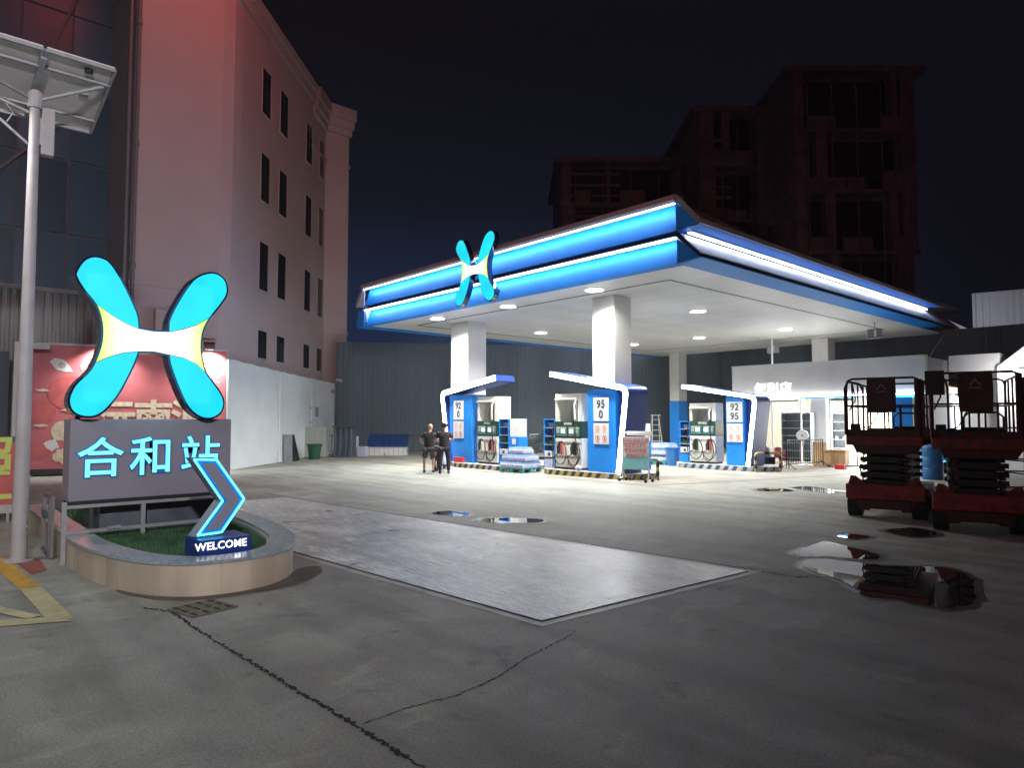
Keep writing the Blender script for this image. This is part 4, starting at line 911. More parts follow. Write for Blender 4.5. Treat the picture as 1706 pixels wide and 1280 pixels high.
# ------------------------------------------------------------------ light arches with number panels
def arch(name, lab, xb, xc, xa, zb, zc, za, th, y0, y1, panel, nums, two=False):
    """xb,zb leg foot; xc,zc outer corner; xa,za arm tip (top); th thickness; s=+1 leg on the right"""
    s = 1 if xc > xa else -1
    t = thing(name, lab, 'sign arch', ((xb+xa)/2, y0, 0.16), 0, 'light arches over the pumps')
    F = Vector((xb, zb)); Cn = Vector((xc, zc)); A = Vector((xa, za))
    d1 = (Cn-F).normalized(); d2 = (A-Cn).normalized(); r = 0.30
    def rounded(off):
        n1 = Vector((-d1.y, d1.x))*s; n2 = Vector((-d2.y, d2.x))*s      # inward
        f = F+n1*off; a = A+n2*off; half = math.acos(max(-1,min(1,(-d1).dot(d2))))/2
        c = Cn + ((-d1+d2).normalized())*(off/math.sin(half)); rr_ = max(0.08, r-off); L_ = rr_/math.tan(half)
        p, q = c-d1*L_, c+d2*L_; out = [tuple(f)]
        for i in range(9):
            u = i/8; b = p*(1-u)**2 + c*2*u*(1-u) + q*u*u; out.append(tuple(b))
        return out+[tuple(a)]
    o, i_ = rounded(0), rounded(th)
    sec = o + i_[::-1]
    f = lambda u, v, w: (u, w, v)
    MB().prism(sec, y0+0.02, y1, f).build('arch_shell', M['bluedeep'], t, world=True, smooth=True)
    o2, i2 = rounded(0.012), rounded(th-0.012)
    MB().prism(o2+i2[::-1], y0-0.004, y0+0.02, f).build('light_band', M['ledarch'], t, world=True)
    # number panel
    x0, x1, z0, z1 = panel; yp = y0+0.10
    xm = lambda x: x
    MB().box(x0, x1, yp, yp+0.72, z0, z1).build('blue_panel', M['blue'], t, world=True, bevel=0.006)
    # infill web between panel and leg
    xi = i_[0][0]; pl_ = [(x1 if s > 0 else x0, z0), (xi, z0), (i_[3][0], i_[3][1]), (x1 if s > 0 else x0, i_[7][1]-0.02)]
    MB().prism(pl_, y0+0.28, y0+0.62, f).build('web', M['bluedeep'], t, world=True)
    # web under the arm
    MB().prism([(x0,z1),(x1,z1),(x1, min(za,zc)+ (0.35 if True else 0)),(x0, min(za,zc)+0.35)], y0+0.20, y0+0.66, f)
    cx = (x0+x1)/2 if len(panel) == 4 else panel[4]
    if s < 0: cx = x0+0.56
    w = 0.29; h1 = (z1-z0)
    zt = z1-0.24 if s > 0 else z1-0.20
    pl1 = MB().box(cx-w, cx+w, yp-0.022, yp-0.002, zt-0.70, zt).build('number_plate', M['paper'], t, world=True)
    for k, nn in enumerate(nums): text(nn, 0.33, (cx, yp-0.026, zt-0.20-0.31*k), '-y', M['ink'], pl1, extrude=0.002, bold=0.006, name='numeral')
    pl2 = MB().box(cx-w, cx+w, yp-0.022, yp-0.002, zt-1.38, zt-0.76).build('warning_plate', M['paper'], t, world=True)
    for a in (0, 1):
        for b in (0, 1):
            px, pz = cx-0.135+0.27*a, zt-0.91-0.30*b; m = M['orange'] if b == 0 else M['redink']
            ring = circle(px, pz, 0.085, 16); ri_ = circle(px, pz, 0.066, 16)
            mb = MB(); vs = [(u,yp-0.0245,v) for u, v in ring]+[(u,yp-0.0245,v) for u, v in ri_]; mb.add(vs, [(j,(j+1)%16,16+(j+1)%16,16+j) for j in range(16)])
            mb.bar((px-0.055,yp-0.0245,pz+0.055),(px+0.055,yp-0.0245,pz-0.055),0.014,0.001,up=(0,1,0))
            mb.box(px-0.018,px+0.018,yp-0.0246,yp-0.024,pz-0.045,pz+0.045); mb.box(px-0.08,px+0.08,yp-0.0246,yp-0.024,pz-0.125,pz-0.11)
            mb.build('pictogram', m, pl2, world=True)
    return t
arch('light_arch', 'blue light edged arch whose arm points right, plate 92 over 0', -20.42, -20.90, -17.72, 0.16, 2.78, 3.26, 0.20, 15.15, 16.05, (-20.42,-19.12,0.16,2.62), ['92','0'])
arch('light_arch', 'blue light edged arch in the middle, plate 95 over 0', -12.40, -12.08, -15.21, 0.16, 2.68, 3.26, 0.17, 15.33, 16.30, (-13.72,-12.64,0.16,2.62), ['95','0'])
arch('light_arch', 'blue light edged arch nearest the shop, plate 92 over 95', -11.53, -11.22, -14.12, 0.16, 2.52, 2.99, 0.15, 21.0, 21.95, (-12.44,-11.76,0.16,2.58), ['92','95'])

# ------------------------------------------------------------------ fuel dispensers
def dispenser(lab, x0, y0, W, D, Hh, guns, z0=0.165):
    t = thing('fuel_dispenser', lab, 'fuel dispenser', (x0, y0, z0), 0, 'fuel dispensers')
    B = lambda *a: MB().box(*a)
    B(0.04,W-0.04,0.03,D-0.03,0.0,0.07).build('plinth', M['black'], t)
    B(0,W,0,D,0.07,0.98).build('cabinet', M['cream2'], t, bevel=0.01)
    B(0.02,W-0.02,-0.012,-0.001,0.40,0.41).build('seam', M['black'], t)
    B(0.02,W-0.02,-0.02,0.0,0.86,0.975).build('fascia_strip', M['paper'], t)
    hd = B(0.01,W-0.01,-0.02,D+0.02,1.0,1.50).build('display_head', M['greenp'], t, bevel=0.008)
    B(0.01,W-0.01,0,D,0.98,1.0).build('gasket', M['black'], t)
    for a in (0.05, W/2+0.03):
        w2 = W/2-0.09
        s = B(a,a+w2,-0.032,-0.021,1.04,1.34).build('display_surround', M['teal'], t)
        off = w2*0.48 if a < W/2 else 0.04
        B(a+off,a+off+0.17,-0.038,-0.033,1.13,1.26).build('screen', M['screen'], s)
        k0 = a+0.04 if a < W/2 else a+w2-0.17
        B(k0,k0+0.12,-0.038,-0.033,1.13,1.26).build('keypad', M['galv'], s)
        B(a+0.03,a+w2-0.03,-0.0335,-0.0325,1.275,1.32).build('caption', M['corr'], s)
    text('自助加油', 0.085, (W/2,-0.0235,1.425), '-y', M['paper'], hd, extrude=0.001, bold=0.002, world=False)
    # top frame with the see-through opening
    B(0,0.10,0,D,1.50,Hh).build('frame_post', M['cream2'], t, bevel=0.01)
    B(W-0.16,W,0,D,1.50,Hh).build('frame_post', M['cream2'], t, bevel=0.01)
    B(0.102,W-0.162,0.001,D-0.001,Hh-0.20,Hh-0.001).build('frame_head', M['cream2'], t)
    B(0.10,W*0.48,D-0.04,D,1.50,Hh-0.2).build('back_panel', M['white'], t)
    MB().cyl((0.0,-0.03,Hh-0.17),(W-0.2,-0.03,Hh-0.17),0.022,n=8).build('hose_bar', M['white'], t, smooth=True)
    MB().tube([(W*0.70,0.0,Hh-0.22),(W*0.72,-0.06,Hh-0.30),(W*0.66,-0.05,1.75),(W*0.66,-0.03,1.52)],0.012,6).build('hanging_cable', M['black'], t, smooth=True)
    MB().tube([(W*0.82,-0.02,Hh-0.2),(W*0.80,-0.08,Hh-0.34),(W*0.82,-0.08,1.55)],0.026,8).build('hose_sleeve', M['white'], t, smooth=True)
    for k, (gx, gm_) in enumerate(((0.16, guns[0]), (W*0.66, guns[1]))):
        h = B(gx+0.06,gx+0.19,-0.05,0.0,0.46,0.82).build('nozzle_holder', M[gm_], t, bevel=0.01)
        nz = MB(); nz.bar((gx+0.10,-0.11,0.80),(gx+0.08,-0.11,0.50),0.06,0.07); nz.bar((gx+0.10,-0.11,0.80),(gx+0.16,-0.11,0.86),0.05,0.06); nz.bar((gx+0.02,-0.11,0.72),(gx+0.04,-0.11,0.52),0.02,0.03)
        nz.cyl((gx+0.16,-0.11,0.86),(gx+0.22,-0.07,0.80),0.016); nz.build('nozzle', M['black'], t)
        cx, cz = gx+0.16, 0.50; R_ = 0.27
        ptsh = [(gx+0.08,-0.11,0.50)] + [(cx+R_*1.0*cos(a), -0.13, cz+0.02+R_*1.35*sin(a)) for a in [radians(200+i*20) for i in range(13)]]
        MB().tube(ptsh, 0.016, 6).build('hose', M['black'], t, smooth=True)
    MB().tube([(W*0.82,-0.08,1.55),(W*0.84,-0.10,1.0),(W*0.95,-0.12,0.62),(W*0.98,-0.13,0.38),(W*0.88,-0.13,0.16),(W*0.76,-0.13,0.10),(W*0.60,-0.12,0.20),(W*0.56,-0.1,0.45)],0.017,6).build('hose', M['black'], t, smooth=True)
    MB().tube([(-0.03,0.05,1.9),(-0.05,-0.06,1.2),(-0.04,-0.10,0.6),(0.02,-0.12,0.18),(-0.02,-0.1,0.06)],0.017,6).build('hose', M['black'], t, smooth=True)
    for gx in (0.30, 0.48): MB().tube([(gx,-0.005,0.22),(gx+0.04,-0.006,0.12),(gx+0.07,-0.005,0.20)],0.005,5).build('mark', M['black'], t)
    for gx in (W*0.25, W*0.75): MB().lathe((0,0,0),[(0.022,-0.004),(0.022,0.004)],10).build('lock', M['galv'], t); 
    return t
dispenser('leftmost cream fuel dispenser, behind the two standing men', -18.83, 15.30, 1.09, 0.62, 2.36, ('cream2','redink'))
dispenser('middle cream fuel dispenser, left of the panel with 95', -15.17, 15.52, 1.12, 0.42, 2.37, ('redsoft','black'))
dispenser('rightmost cream fuel dispenser, nearest the shop', -13.95, 21.2, 1.06, 0.50, 2.14, ('binG','redink'))

def rack(lab, x0, y0, W, D, Hh, z0, whitebase):
    t = thing('goods_rack', lab, 'rack', (x0,y0,z0), 0, 'blue goods racks beside the dispensers')
    MB().box(0,0.03,0,D,0,Hh).build('side_panel', M['blue'], t); MB().box(W-0.03,W,0,D,0,Hh).build('side_panel', M['blue'], t)
    MB().box(0.03,W-0.03,D-0.03,D,0,Hh).build('back_panel', M['bluedeep'], t)
    for k in range(5): z = Hh-0.03-k*0.27; MB().box(0.03,W-0.03,0,D-0.03,z,z+0.025).build('shelf', M['galv'] if k else M['blue'], t)
    MB().box(0.03,W-0.03,0.0,0.02,0,0.32).build('front_panel', M['wrap'] if whitebase else M['blue'], t)
    MB().box(0.05,W-0.05,-0.012,-0.001,0.36,0.56).build('notice', M['paper'], t)
    MB().box(W*0.4,W*0.62,-0.015,-0.013,0.40,0.50).build('notice_mark', M['ink'], t)
    gd = MB()
    for k in range(6): x = 0.06+k*(W-0.16)/6; gd.box(x,x+0.05,0.05,0.12,Hh-0.03-0.27*3+0.026,Hh-0.03-0.27*3+0.026+random.uniform(0.08,0.16))
    gd.build('green_goods', M['binG'], t)
    gd = MB()
    for k in range(3): x = 0.16+k*0.08; gd.cyl((x,0.1,Hh-0.30+0.0251),(x,0.1,Hh-0.12),0.03)
    gd.build('bottles', M['bottle'], t)
rack('blue goods rack right of the leftmost dispenser', -17.72, 15.35, 0.50, 0.45, 1.58, 0.165, False)
rack('blue goods rack with pale front, left of the middle dispenser', -15.68, 15.50, 0.50, 0.40, 1.58, 0.165, True)
rack('blue goods rack left of the dispenser nearest the shop', -14.42, 21.25, 0.44, 0.40, 1.50, 0.165, False)
def kiosk(lab, x, y, z0=0.165):
    k = thing('payment_kiosk', lab, 'kiosk', (x,y,z0), 0, 'payment kiosks on the islands')
    MB().box(0,0.50,0,0.4,0,0.98).build('base', M['blue'], k, bevel=0.01)
    MB().box(0.02,0.48,0.02,0.38,0.98,1.58).build('white_panel', M['paper'], k, bevel=0.01)
    MB().box(0.16,0.34,-0.008,-0.001,0.72,0.92).build('label', M['paper'], k); MB().box(0.15,0.38,-0.008,-0.001,0.42,0.56).build('label', M['lav'], k)
kiosk('blue payment kiosk with white top beside the leftmost goods rack', -17.20, 15.35)
kiosk('white topped kiosk half hidden behind the notice board stand', -14.82, 19.0, 0.0)
rb = tag(MB().box(-19.95,-19.45,14.98+0.1,15.16+0.1-0.03,0.165,0.36).build('red_crate', M['chairred'], None, bevel=0.01), 'small red crate on the kerb below the 92 0 plate', 'crate')
bg_ = tag(MB().sphere((-14.05,15.38,0.25),0.13,10,6,(1.0,0.6,0.7)).build('plastic_bag', M['wrap'], None, smooth=True), 'crumpled pinkish bag at the foot of the 95 0 panel', 'bag')
fe = thing('fire_extinguisher', 'red fire extinguisher between the right dispenser and the 92 95 panel', 'fire extinguisher', (-12.62,21.75,0.165))
MB().lathe((0,0,0),[(0.09,0.0),(0.09,0.42),(0.05,0.50),(0.03,0.54)],14).build('cylinder', M['chairred'], fe, smooth=True); MB().tube([(0,0,0.55),(0.1,0,0.56),(0.12,0,0.3)],0.012,6).build('hose', M['black'], fe)

# ------------------------------------------------------------------ bottled water on pallets
def pallet(lab, x, y, rz, nx, ny, layers, seed):
    t = thing('pallet', lab, 'pallet', (x,y,0), rz, 'teal plastic pallets'); r = random.Random(seed)
    for k in range(5): MB().box(-0.5,0.5,-0.5+k*0.22,-0.5+k*0.22+0.12,0.11,0.14).build('deck_board', M['palletteal'], t)
    for a in (-0.42,0,0.42): 
        for b in (-0.44,0,0.44): MB().box(a-0.06,a+0.06,b-0.06,b+0.06,0.002,0.11).build('foot', M['palletteal'], t)
    proto = None
    for l, (mx, my) in enumerate(layers):
        for i in range(mx):
            for j in range(my):
                cx = (i-(mx-1)/2)*0.335; cy = (j-(my-1)/2)*0.25; loc = Matrix.Rotation(rz,4,'Z') @ Vector((cx, cy, 0)) + Vector((x, y, 0.142+l*0.232))
                lb_ = 'water pack, %s layer, %s%s, %s' % (('bottom','middle','top')[l], ('nearest row' if j == 0 else ('rearmost row' if j == my-1 else ('second row' if j == 1 else 'third row'))), ('' if mx == 1 else (' left' if i == 0 else (' right' if i == mx-1 else ' middle'))), nm_)
                if proto is None:
                    p = thing('bottle_pack', lb_, 'bottle pack', loc, rz+r.uniform(-0.04,0.04), 'water packs stacked on pallets')
                    mb = MB()
                    for a in range(4):
                        for b in range(3): mb.lathe((-0.12+a*0.08,-0.08+b*0.08,0),[(0.036,0.0),(0.038,0.08),(0.036,0.15),(0.014,0.20),(0.014,0.222)],8)
                    mb.build('bottles', M['bottle'], p, smooth=True)
                    MB().box(-0.162,0.162,-0.122,0.122,0.012,0.135).build('wrap', M['wrap'], p, bevel=0.02)
                    proto = p
                else:
                    p = copy_tree(proto); p.location = loc; p.rotation_euler = (0,0,rz+r.uniform(-0.05,0.05)); p['label'] = lb_
    return t
nm_ = 'stack between front islands'
pallet('teal pallet of water packs between the two front islands', -16.52, 15.25, radians(8), 3, 3, [(3,4),(3,3),(2,2)], 1)
nm_ = 'stack by the ladder'
pallet('teal pallet of water packs before the ladder', -15.7, 21.9, radians(5), 3, 3, [(3,4),(3,4),(3,3)], 2)
MB_ = tag(MB().lathe((-14.95,21.6,0),[(0.24,0.0),(0.28,0.62),(0.30,0.64),(0.30,0.68)],18).build('round_bin', M['drum'], None, smooth=True), 'blue plastic bin beside the far stack of water packs', 'bin')

# ------------------------------------------------------------------ notice board stand, hoop barriers
nb = thing('notice_stand', 'wheeled white framed notice stand with red characters before the 95 0 arch', 'notice board', (-11.80,15.26,0), radians(6))
MB().tube([(-0.42,0,0.30),(-0.42,0,1.32),(-0.38,0,1.36),(0.38,0,1.36),(0.42,0,1.32),(0.42,0,0.30)],0.02,8).build('frame', M['white'], nb, smooth=True)
MB().box(-0.40,0.40,0.18,0.21,1.28,1.40).build('rear_bar', M['white'], nb)
MB().box(-0.40,0.40,-0.012,0.012,0.36,1.22).build('board', M['paper'], nb); MB().box(-0.40,0.40,-0.016,-0.013,0.36,0.66).build('blue_print', mat('pale aqua print',(0.22,0.55,0.62),0.4,var=0.1), nb)
MB().prism([(-0.40,0.66),(0.40,0.66),(0.40,0.74),(0.1,0.70),(-0.2,0.76)],0.013,0.016,lambda u,v,w:(u,-w,v)).build('blue_print', mat('aqua print',(0.25,0.55,0.60),0.4,var=0.1), nb)
MB().box(-0.42,0.42,-0.012,0.012,1.22,1.25).build('top_bar', M['white'], nb); MB().box(-0.42,0.42,-0.012,0.012,0.33,0.36).build('bottom_bar', M['white'], nb)
text('加油站装修改造\n给您带来不便\n敬请谅解谢谢\n暂停营业中', 0.118, (0,-0.02,0.93), '-y', M['redink'], nb, extrude=0.001, bold=0.002, world=False, line=1.25)
for x in (-0.42, 0.42):
    MB().tube([(x,0,0.30),(x,-0.02,0.12),(x,-0.18,0.06)],0.018,8).build('leg', M['white'], nb, smooth=True); MB().tube([(x,0,0.30),(x,0.18,0.06)],0.018,8).build('leg', M['white'], nb, smooth=True)
    MB().cyl((x-0.02,-0.18,0.05),(x+0.02,-0.18,0.05),0.048).build('wheel', M['rubber'], nb); MB().cyl((x-0.02,0.18,0.05),(x+0.02,0.18,0.05),0.048).build('wheel', M['rubber'], nb)
def hoop(lab, x, y, rz, w, h):
    t = thing('hoop_barrier', lab, 'barrier', (x,y,0), rz, 'steel hoop guards at the island ends')
    P = [(-w/2,0,0)] + [(-w/2+0.10-0.10*cos(a),0,h-0.10+0.10*sin(a)) for a in [radians(i*18) for i in range(6)]] + [(w/2-0.10+0.10*sin(a),0,h-0.10+0.10*cos(a)) for a in [radians(i*18) for i in range(6)]] + [(w/2,0,0)]
    MB().tube(P, 0.042, 10).build('hoop', M['yellow'], t, smooth=True)
    for z0, z1 in ((0.12,0.26),(0.38,0.52)):
        for x_ in (-w/2, w/2): MB().cyl((x_,0,z0),(x_,0,z1),0.044,n=10).build('black_band', M['blackp'], t, smooth=True)
    MB().box(-0.14,0.02,-0.045,0.045,h-0.045,h+0.045).build('black_band', M['blackp'], t)
    for x_ in (-w/2, w/2): MB().lathe((x_,0,0),[(0.085,0.003),(0.085,0.012)],12).build('foot_plate', M['galv'], t)
hoop('hoop guard behind the notice stand at the 95 0 island end', -12.0, 15.75, radians(38), 0.95, 0.60)
hoop('hoop guard at the right end of the 92 95 island', -11.05, 21.3, radians(60), 0.9, 0.62)

# ------------------------------------------------------------------ people
def skinned(name, verts, edges, m, parent, root=0, sub=1):
    me = bpy.data.meshes.new(name); me.from_pydata([v[:3] for v in verts], edges, []); me.update(); me.materials.append(m)
    o = bpy.data.objects.new(name, me); COL.objects.link(o); o.parent = parent
    sk = o.modifiers.new('skin', 'SKIN'); sk.use_smooth_shade = True
    if not me.skin_vertices: 
        bpy.context.view_layer.update()
    for i, v in enumerate(verts):
        r = v[3]; r = r if isinstance(r, tuple) else (r, r); me.skin_vertices[0].data[i].radius = r; me.skin_vertices[0].data[i].use_root = (i == root)
    ss = o.modifiers.new('subdivision', 'SUBSURF'); ss.levels = sub; ss.render_levels = sub
    return o
def hand(parent, w, d, side):
    w = Vector(w); d = Vector(d).normalized(); s = Vector((1,0,0))
    for k, (off, l) in enumerate(((-0.026,0.065),(-0.009,0.075),(0.009,0.07),(0.026,0.055))):
        a = w + d*0.07 + Vector((0,off,0)); b = a + d*l*0.6 + s*0.005*side; c = b + (d + Vector((-side*0.5,0.2,0))).normalized()*l*0.4
        MB().tube([a,b,c],0.0085,5).build('finger', M['skin'], parent, smooth=True)
    MB().tube([w+d*0.02, w+d*0.05+Vector((0,0.035,0)), w+d*0.09+Vector((0,0.05,0))],0.010,5).build('thumb', M['skin'], parent, smooth=True)
def person(lab, x, y, rz, top, bottom, short, lean, arms, hair='crop', hgt=1.0, feet=None):
    t = thing('person', lab, 'person', (x,y,0), rz); t.scale = (hgt,hgt,hgt)
    L = lean; fl, fr = feet or ((-0.11,0.0),(0.11,0.05))
    hip = (0,0,0.95); ch = (0,0.04+L*0.5,1.28); nk = (0,0.03+L,1.48); hd = (0,0.06+L*1.25,1.63)
    (el, wl), (er, wr) = arms
    V = [(*hip,(0.15,0.11)),(0,0.02+L*0.2,1.10,(0.14,0.10)),(*ch,(0.165,0.11)),(*nk,(0.06,0.06)),(hd[0],hd[1],hd[2]-0.06,(0.075,0.085)),(hd[0],hd[1],hd[2]+0.06,(0.075,0.085)),
         (-0.19,ch[1],1.40,0.06),(*el,0.045),(*wl,0.03),(0.19,ch[1],1.40,0.06),(*er,0.045),(*wr,0.03),
         (-0.10,0,0.88,0.10),(fl[0],fl[1]+0.02,0.48,0.06),(fl[0],fl[1],0.08,0.036),(fl[0],fl[1]+0.14,0.035,0.035),(0.10,0,0.88,0.10),(fr[0],fr[1]+0.02,0.48,0.06),(fr[0],fr[1],0.08,0.036),(fr[0],fr[1]+0.14,0.035,0.035)]
    E = [(0,1),(1,2),(2,3),(3,4),(4,5),(2,6),(6,7),(7,8),(2,9),(9,10),(10,11),(0,12),(12,13),(13,14),(14,15),(0,16),(16,17),(17,18),(18,19)]
    body = skinned('body', V, E, M['skin'], t)
    for s, e, w in ((-1,el,wl),(1,er,wr)): hand(body, w, Vector(w)-Vector(e), s)
    hc = Vector((hd[0],hd[1],hd[2]+0.02))
    for sx in (-1,1): MB().sphere((hc.x+sx*0.084,hc.y,hc.z-0.03),0.022,6,5,(0.5,1,1.3)).build('ear', M['skin'], body)
    MB().add([(hc.x-0.014,hc.y+0.085,hc.z-0.05),(hc.x+0.014,hc.y+0.085,hc.z-0.05),(hc.x,hc.y+0.115,hc.z-0.045),(hc.x,hc.y+0.088,hc.z)],[(0,1,2),(0,2,3),(1,3,2)]).build('nose', M['skin'], body)
    for sx in (-1,1): MB().sphere((hc.x+sx*0.032,hc.y+0.082,hc.z-0.005),0.012,6,5).build('eye', M['hair'], body)
    MB().box(hc.x-0.025,hc.x+0.025,hc.y+0.082,hc.y+0.088,hc.z-0.082,hc.z-0.074).build('mouth', M['redsoft'], body)
    # clothes
    ax, ay, az = (Vector(el)-Vector((-0.19,ch[1],1.40)))*0.72+Vector((-0.19,ch[1],1.40))
    bx, by, bz = (Vector(er)-Vector((0.19,ch[1],1.40)))*0.72+Vector((0.19,ch[1],1.40))
    skinned('shirt', [(0,0,0.84,(0.20,0.155)),(0,0.01,0.94,(0.20,0.155)),(0,0.02+L*0.2,1.10,(0.19,0.15)),(*ch,(0.215,0.15)),(0,0.03+L*0.85,1.43,(0.10,0.09)),(-0.19,ch[1],1.40,0.078),(ax,ay,az,0.074),(0.19,ch[1],1.40,0.078),(bx,by,bz,0.074)],
            [(0,1),(1,2),(2,3),(3,4),(3,5),(5,6),(3,7),(7,8)], top, t)
    if short:
        skinned('shorts', [(*hip,(0.165,0.13)),(-0.10,0,0.86,(0.125,0.12)),(fl[0],fl[1]+0.02,0.50,(0.105,0.11)),(0.10,0,0.86,(0.125,0.12)),(fr[0],fr[1]+0.02,0.50,(0.105,0.11))],[(0,1),(1,2),(0,3),(3,4)], bottom, t)
    else:
        skinned('trousers', [(*hip,(0.165,0.13)),(-0.10,0,0.86,(0.115,0.115)),(fl[0],fl[1]+0.02,0.48,0.085),(fl[0],fl[1],0.08,0.07),(0.10,0,0.86,(0.115,0.115)),(fr[0],fr[1]+0.02,0.48,0.085),(fr[0],fr[1],0.08,0.07)],[(0,1),(1,2),(2,3),(0,4),(4,5),(5,6)], bottom, t)
    for f in (fl, fr): MB().sphere((f[0],f[1]+0.05,0.045),0.15,10,6,(0.36,1.0,0.30)).build('shoe', M['rubber'], t, smooth=True)
    hb = MB().sphere((hc.x,hc.y-0.012,hc.z+0.018),0.108,12,8,(0.92,1.0,1.02 if hair == 'crop' else 1.1))
    hb.v = [(x_, min(y_, hc.y+0.055), max(z_, hc.z-0.055 + max(0,(y_-hc.y))*0.9)) for x_, y_, z_ in hb.v]
    hb.build('hair', M['hair'] if lean < 0.08 else M['skin'], t, smooth=True)
    return t
person('man in black t-shirt and loose shorts, head bowed, at left of the pair', -18.28, 12.82, radians(42), M['shirt'], M['shorts'], True, 0.10,
       (((-0.36,0.02,1.18),(-0.22,0.16,1.00)),((0.27,0.16,1.18),(0.12,0.36,1.12))), hgt=0.89, feet=((-0.17,-0.03),(0.13,0.16)))
person('man in black t-shirt and long dark trousers, at right of the pair', -17.62, 12.95, radians(52), M['shirt2'], M['trouser'], False, 0.03,
       (((-0.31,0.06,1.15),(-0.20,0.27,1.10)),((0.31,0.06,1.15),(0.22,0.28,1.12))), hgt=0.92, feet=((-0.14,0.0),(0.15,0.02)))
# scooter in front of the two men
sc_ = thing('motor_scooter', 'dark motor scooter half hidden by the two standing men', 'scooter', (-18.75,13.45,0), radians(40))
MB().tube([(0.0+0.0,0.24*cos(a),0.27+0.24*sin(a)) for a in [2*pi*i/16 for i in range(16)]],0.045,8,True).build('tyre', M['rubber'], sc_, smooth=True)
MB().tube([(0.0,1.2+0.24*cos(a),0.27+0.24*sin(a)) for a in [2*pi*i/16 for i in range(16)]],0.045,8,True).build('tyre', M['rubber'], sc_, smooth=True)
MB().prism([(-0.25,0.38),(0.1,0.32),(0.75,0.28),(0.95,0.35),(1.08,0.95),(0.98,0.98),(0.78,0.42),(0.5,0.40),(0.42,0.72),(-0.30,0.76)],-0.14,0.14,lambda u,v,w:(w,u,v)).build('body', M['black'], sc_, bevel=0.03)
MB().box(-0.13,0.13,-0.25,0.45,0.76,0.84).build('seat', M['rubber'], sc_, bevel=0.03)
MB().tube([(-0.34,0.95,1.0),(-0.2,1.05,1.04),(0.2,1.05,1.04),(0.34,0.95,1.0)],0.018,8).build('handlebar', M['galv'], sc_, smooth=True)
for x in (-0.3,0.3): MB().tube([(x*0.8,1.05,1.04),(x,1.06,1.22)],0.006).build('mirror_stem', M['black'], sc_)
MB().prism([(-0.45,0.25),(-0.1,0.22),(-0.05,0.75),(-0.40,0.70)],0.18,0.40,lambda u,v,w:(w,u,v)).build('side_bag', M['wrap'], sc_, bevel=0.04)
MB().box(-0.08,0.08,-0.31,-0.28,0.55,0.65).build('tail_light', M['redink'], sc_)
# crouching worker and red chair
rc = thing('plastic_chair', 'red plastic chair by the hoop guard before the shop', 'chair', (-11.62,23.4,0), radians(75)); rc.scale = (0.82,0.82,0.82)
MB().box(-0.22,0.22,-0.22,0.22,0.42,0.46).build('seat', M['chairred'], rc, bevel=0.02)
MB().prism([(-0.22,0.46),(0.22,0.46),(0.20,0.86),(0.0,0.90),(-0.20,0.86)],0.19,0.22,lambda u,v,w:(u,w,v)).build('backrest', M['chairred'], rc)
for a in (-0.19,0.19):
    for b in (-0.19,0.19): MB().bar((a*1.1,b*1.1,0),(a,b,0.42),0.035).build('leg', M['chairred'], rc)
    MB().box(a-0.02,a+0.02,-0.2,0.2,0.62,0.65).build('armrest', M['chairred'], rc)
pw_ = thing('person', 'worker with dark hair in a pale printed shirt crouching beside the red chair', 'person', (-11.75,22.7,0), radians(60))
V = [(0,0,0.28,(0.14,0.12)),(0,0.10,0.50,(0.13,0.10)),(0,0.20,0.66,(0.15,0.10)),(0,0.28,0.78,0.055),(0,0.33,0.86,(0.075,0.085)),(0,0.36,0.95,(0.07,0.08)),
     (-0.17,0.22,0.70,0.05),(-0.24,0.36,0.50,0.04),(-0.12,0.50,0.36,0.03),(0.17,0.22,0.70,0.05),(0.24,0.36,0.50,0.04),(0.12,0.50,0.36,0.03),
     (-0.10,0.04,0.28,0.09),(-0.16,0.34,0.40,0.06),(-0.14,0.16,0.07,0.038),(-0.14,0.30,0.035,0.033),(0.10,0.04,0.28,0.09),(0.16,0.34,0.40,0.06),(0.14,0.16,0.07,0.038),(0.14,0.30,0.035,0.033)]
E_ = [(0,1),(1,2),(2,3),(3,4),(4,5),(2,6),(6,7),(7,8),(2,9),(9,10),(10,11),(0,12),(12,13),(13,14),(14,15),(0,16),(16,17),(17,18),(18,19)]
bd = skinned('body', V, E_, M['skin'], pw_)
for s, e, w in ((-1,V[7][:3],V[8][:3]),(1,V[10][:3],V[11][:3])): hand(bd, w, Vector(w)-Vector(e), s)
skinned('shirt', [(0,0.02,0.33,(0.165,0.14)),(0,0.10,0.50,(0.15,0.12)),(0,0.20,0.66,(0.17,0.12)),(-0.17,0.22,0.70,0.065),(-0.22,0.31,0.57,0.06),(0.17,0.22,0.70,0.065),(0.22,0.31,0.57,0.06)], [(0,1),(1,2),(2,3),(3,4),(2,5),(5,6)], M['wrap'], pw_)
skinned('trousers', [(0,0,0.28,(0.155,0.13)),(-0.10,0.04,0.28,0.10),(-0.16,0.34,0.40,0.075),(-0.14,0.16,0.12,0.055),(0.10,0.04,0.28,0.10),(0.16,0.34,0.40,0.075),(0.14,0.16,0.12,0.055)], [(0,1),(1,2),(2,3),(0,4),(4,5),(5,6)], M['trouser'], pw_)
MB().sphere((0,0.34,0.94),0.11,12,8,(0.92,1,1)).build('hair', M['hair'], pw_, smooth=True)

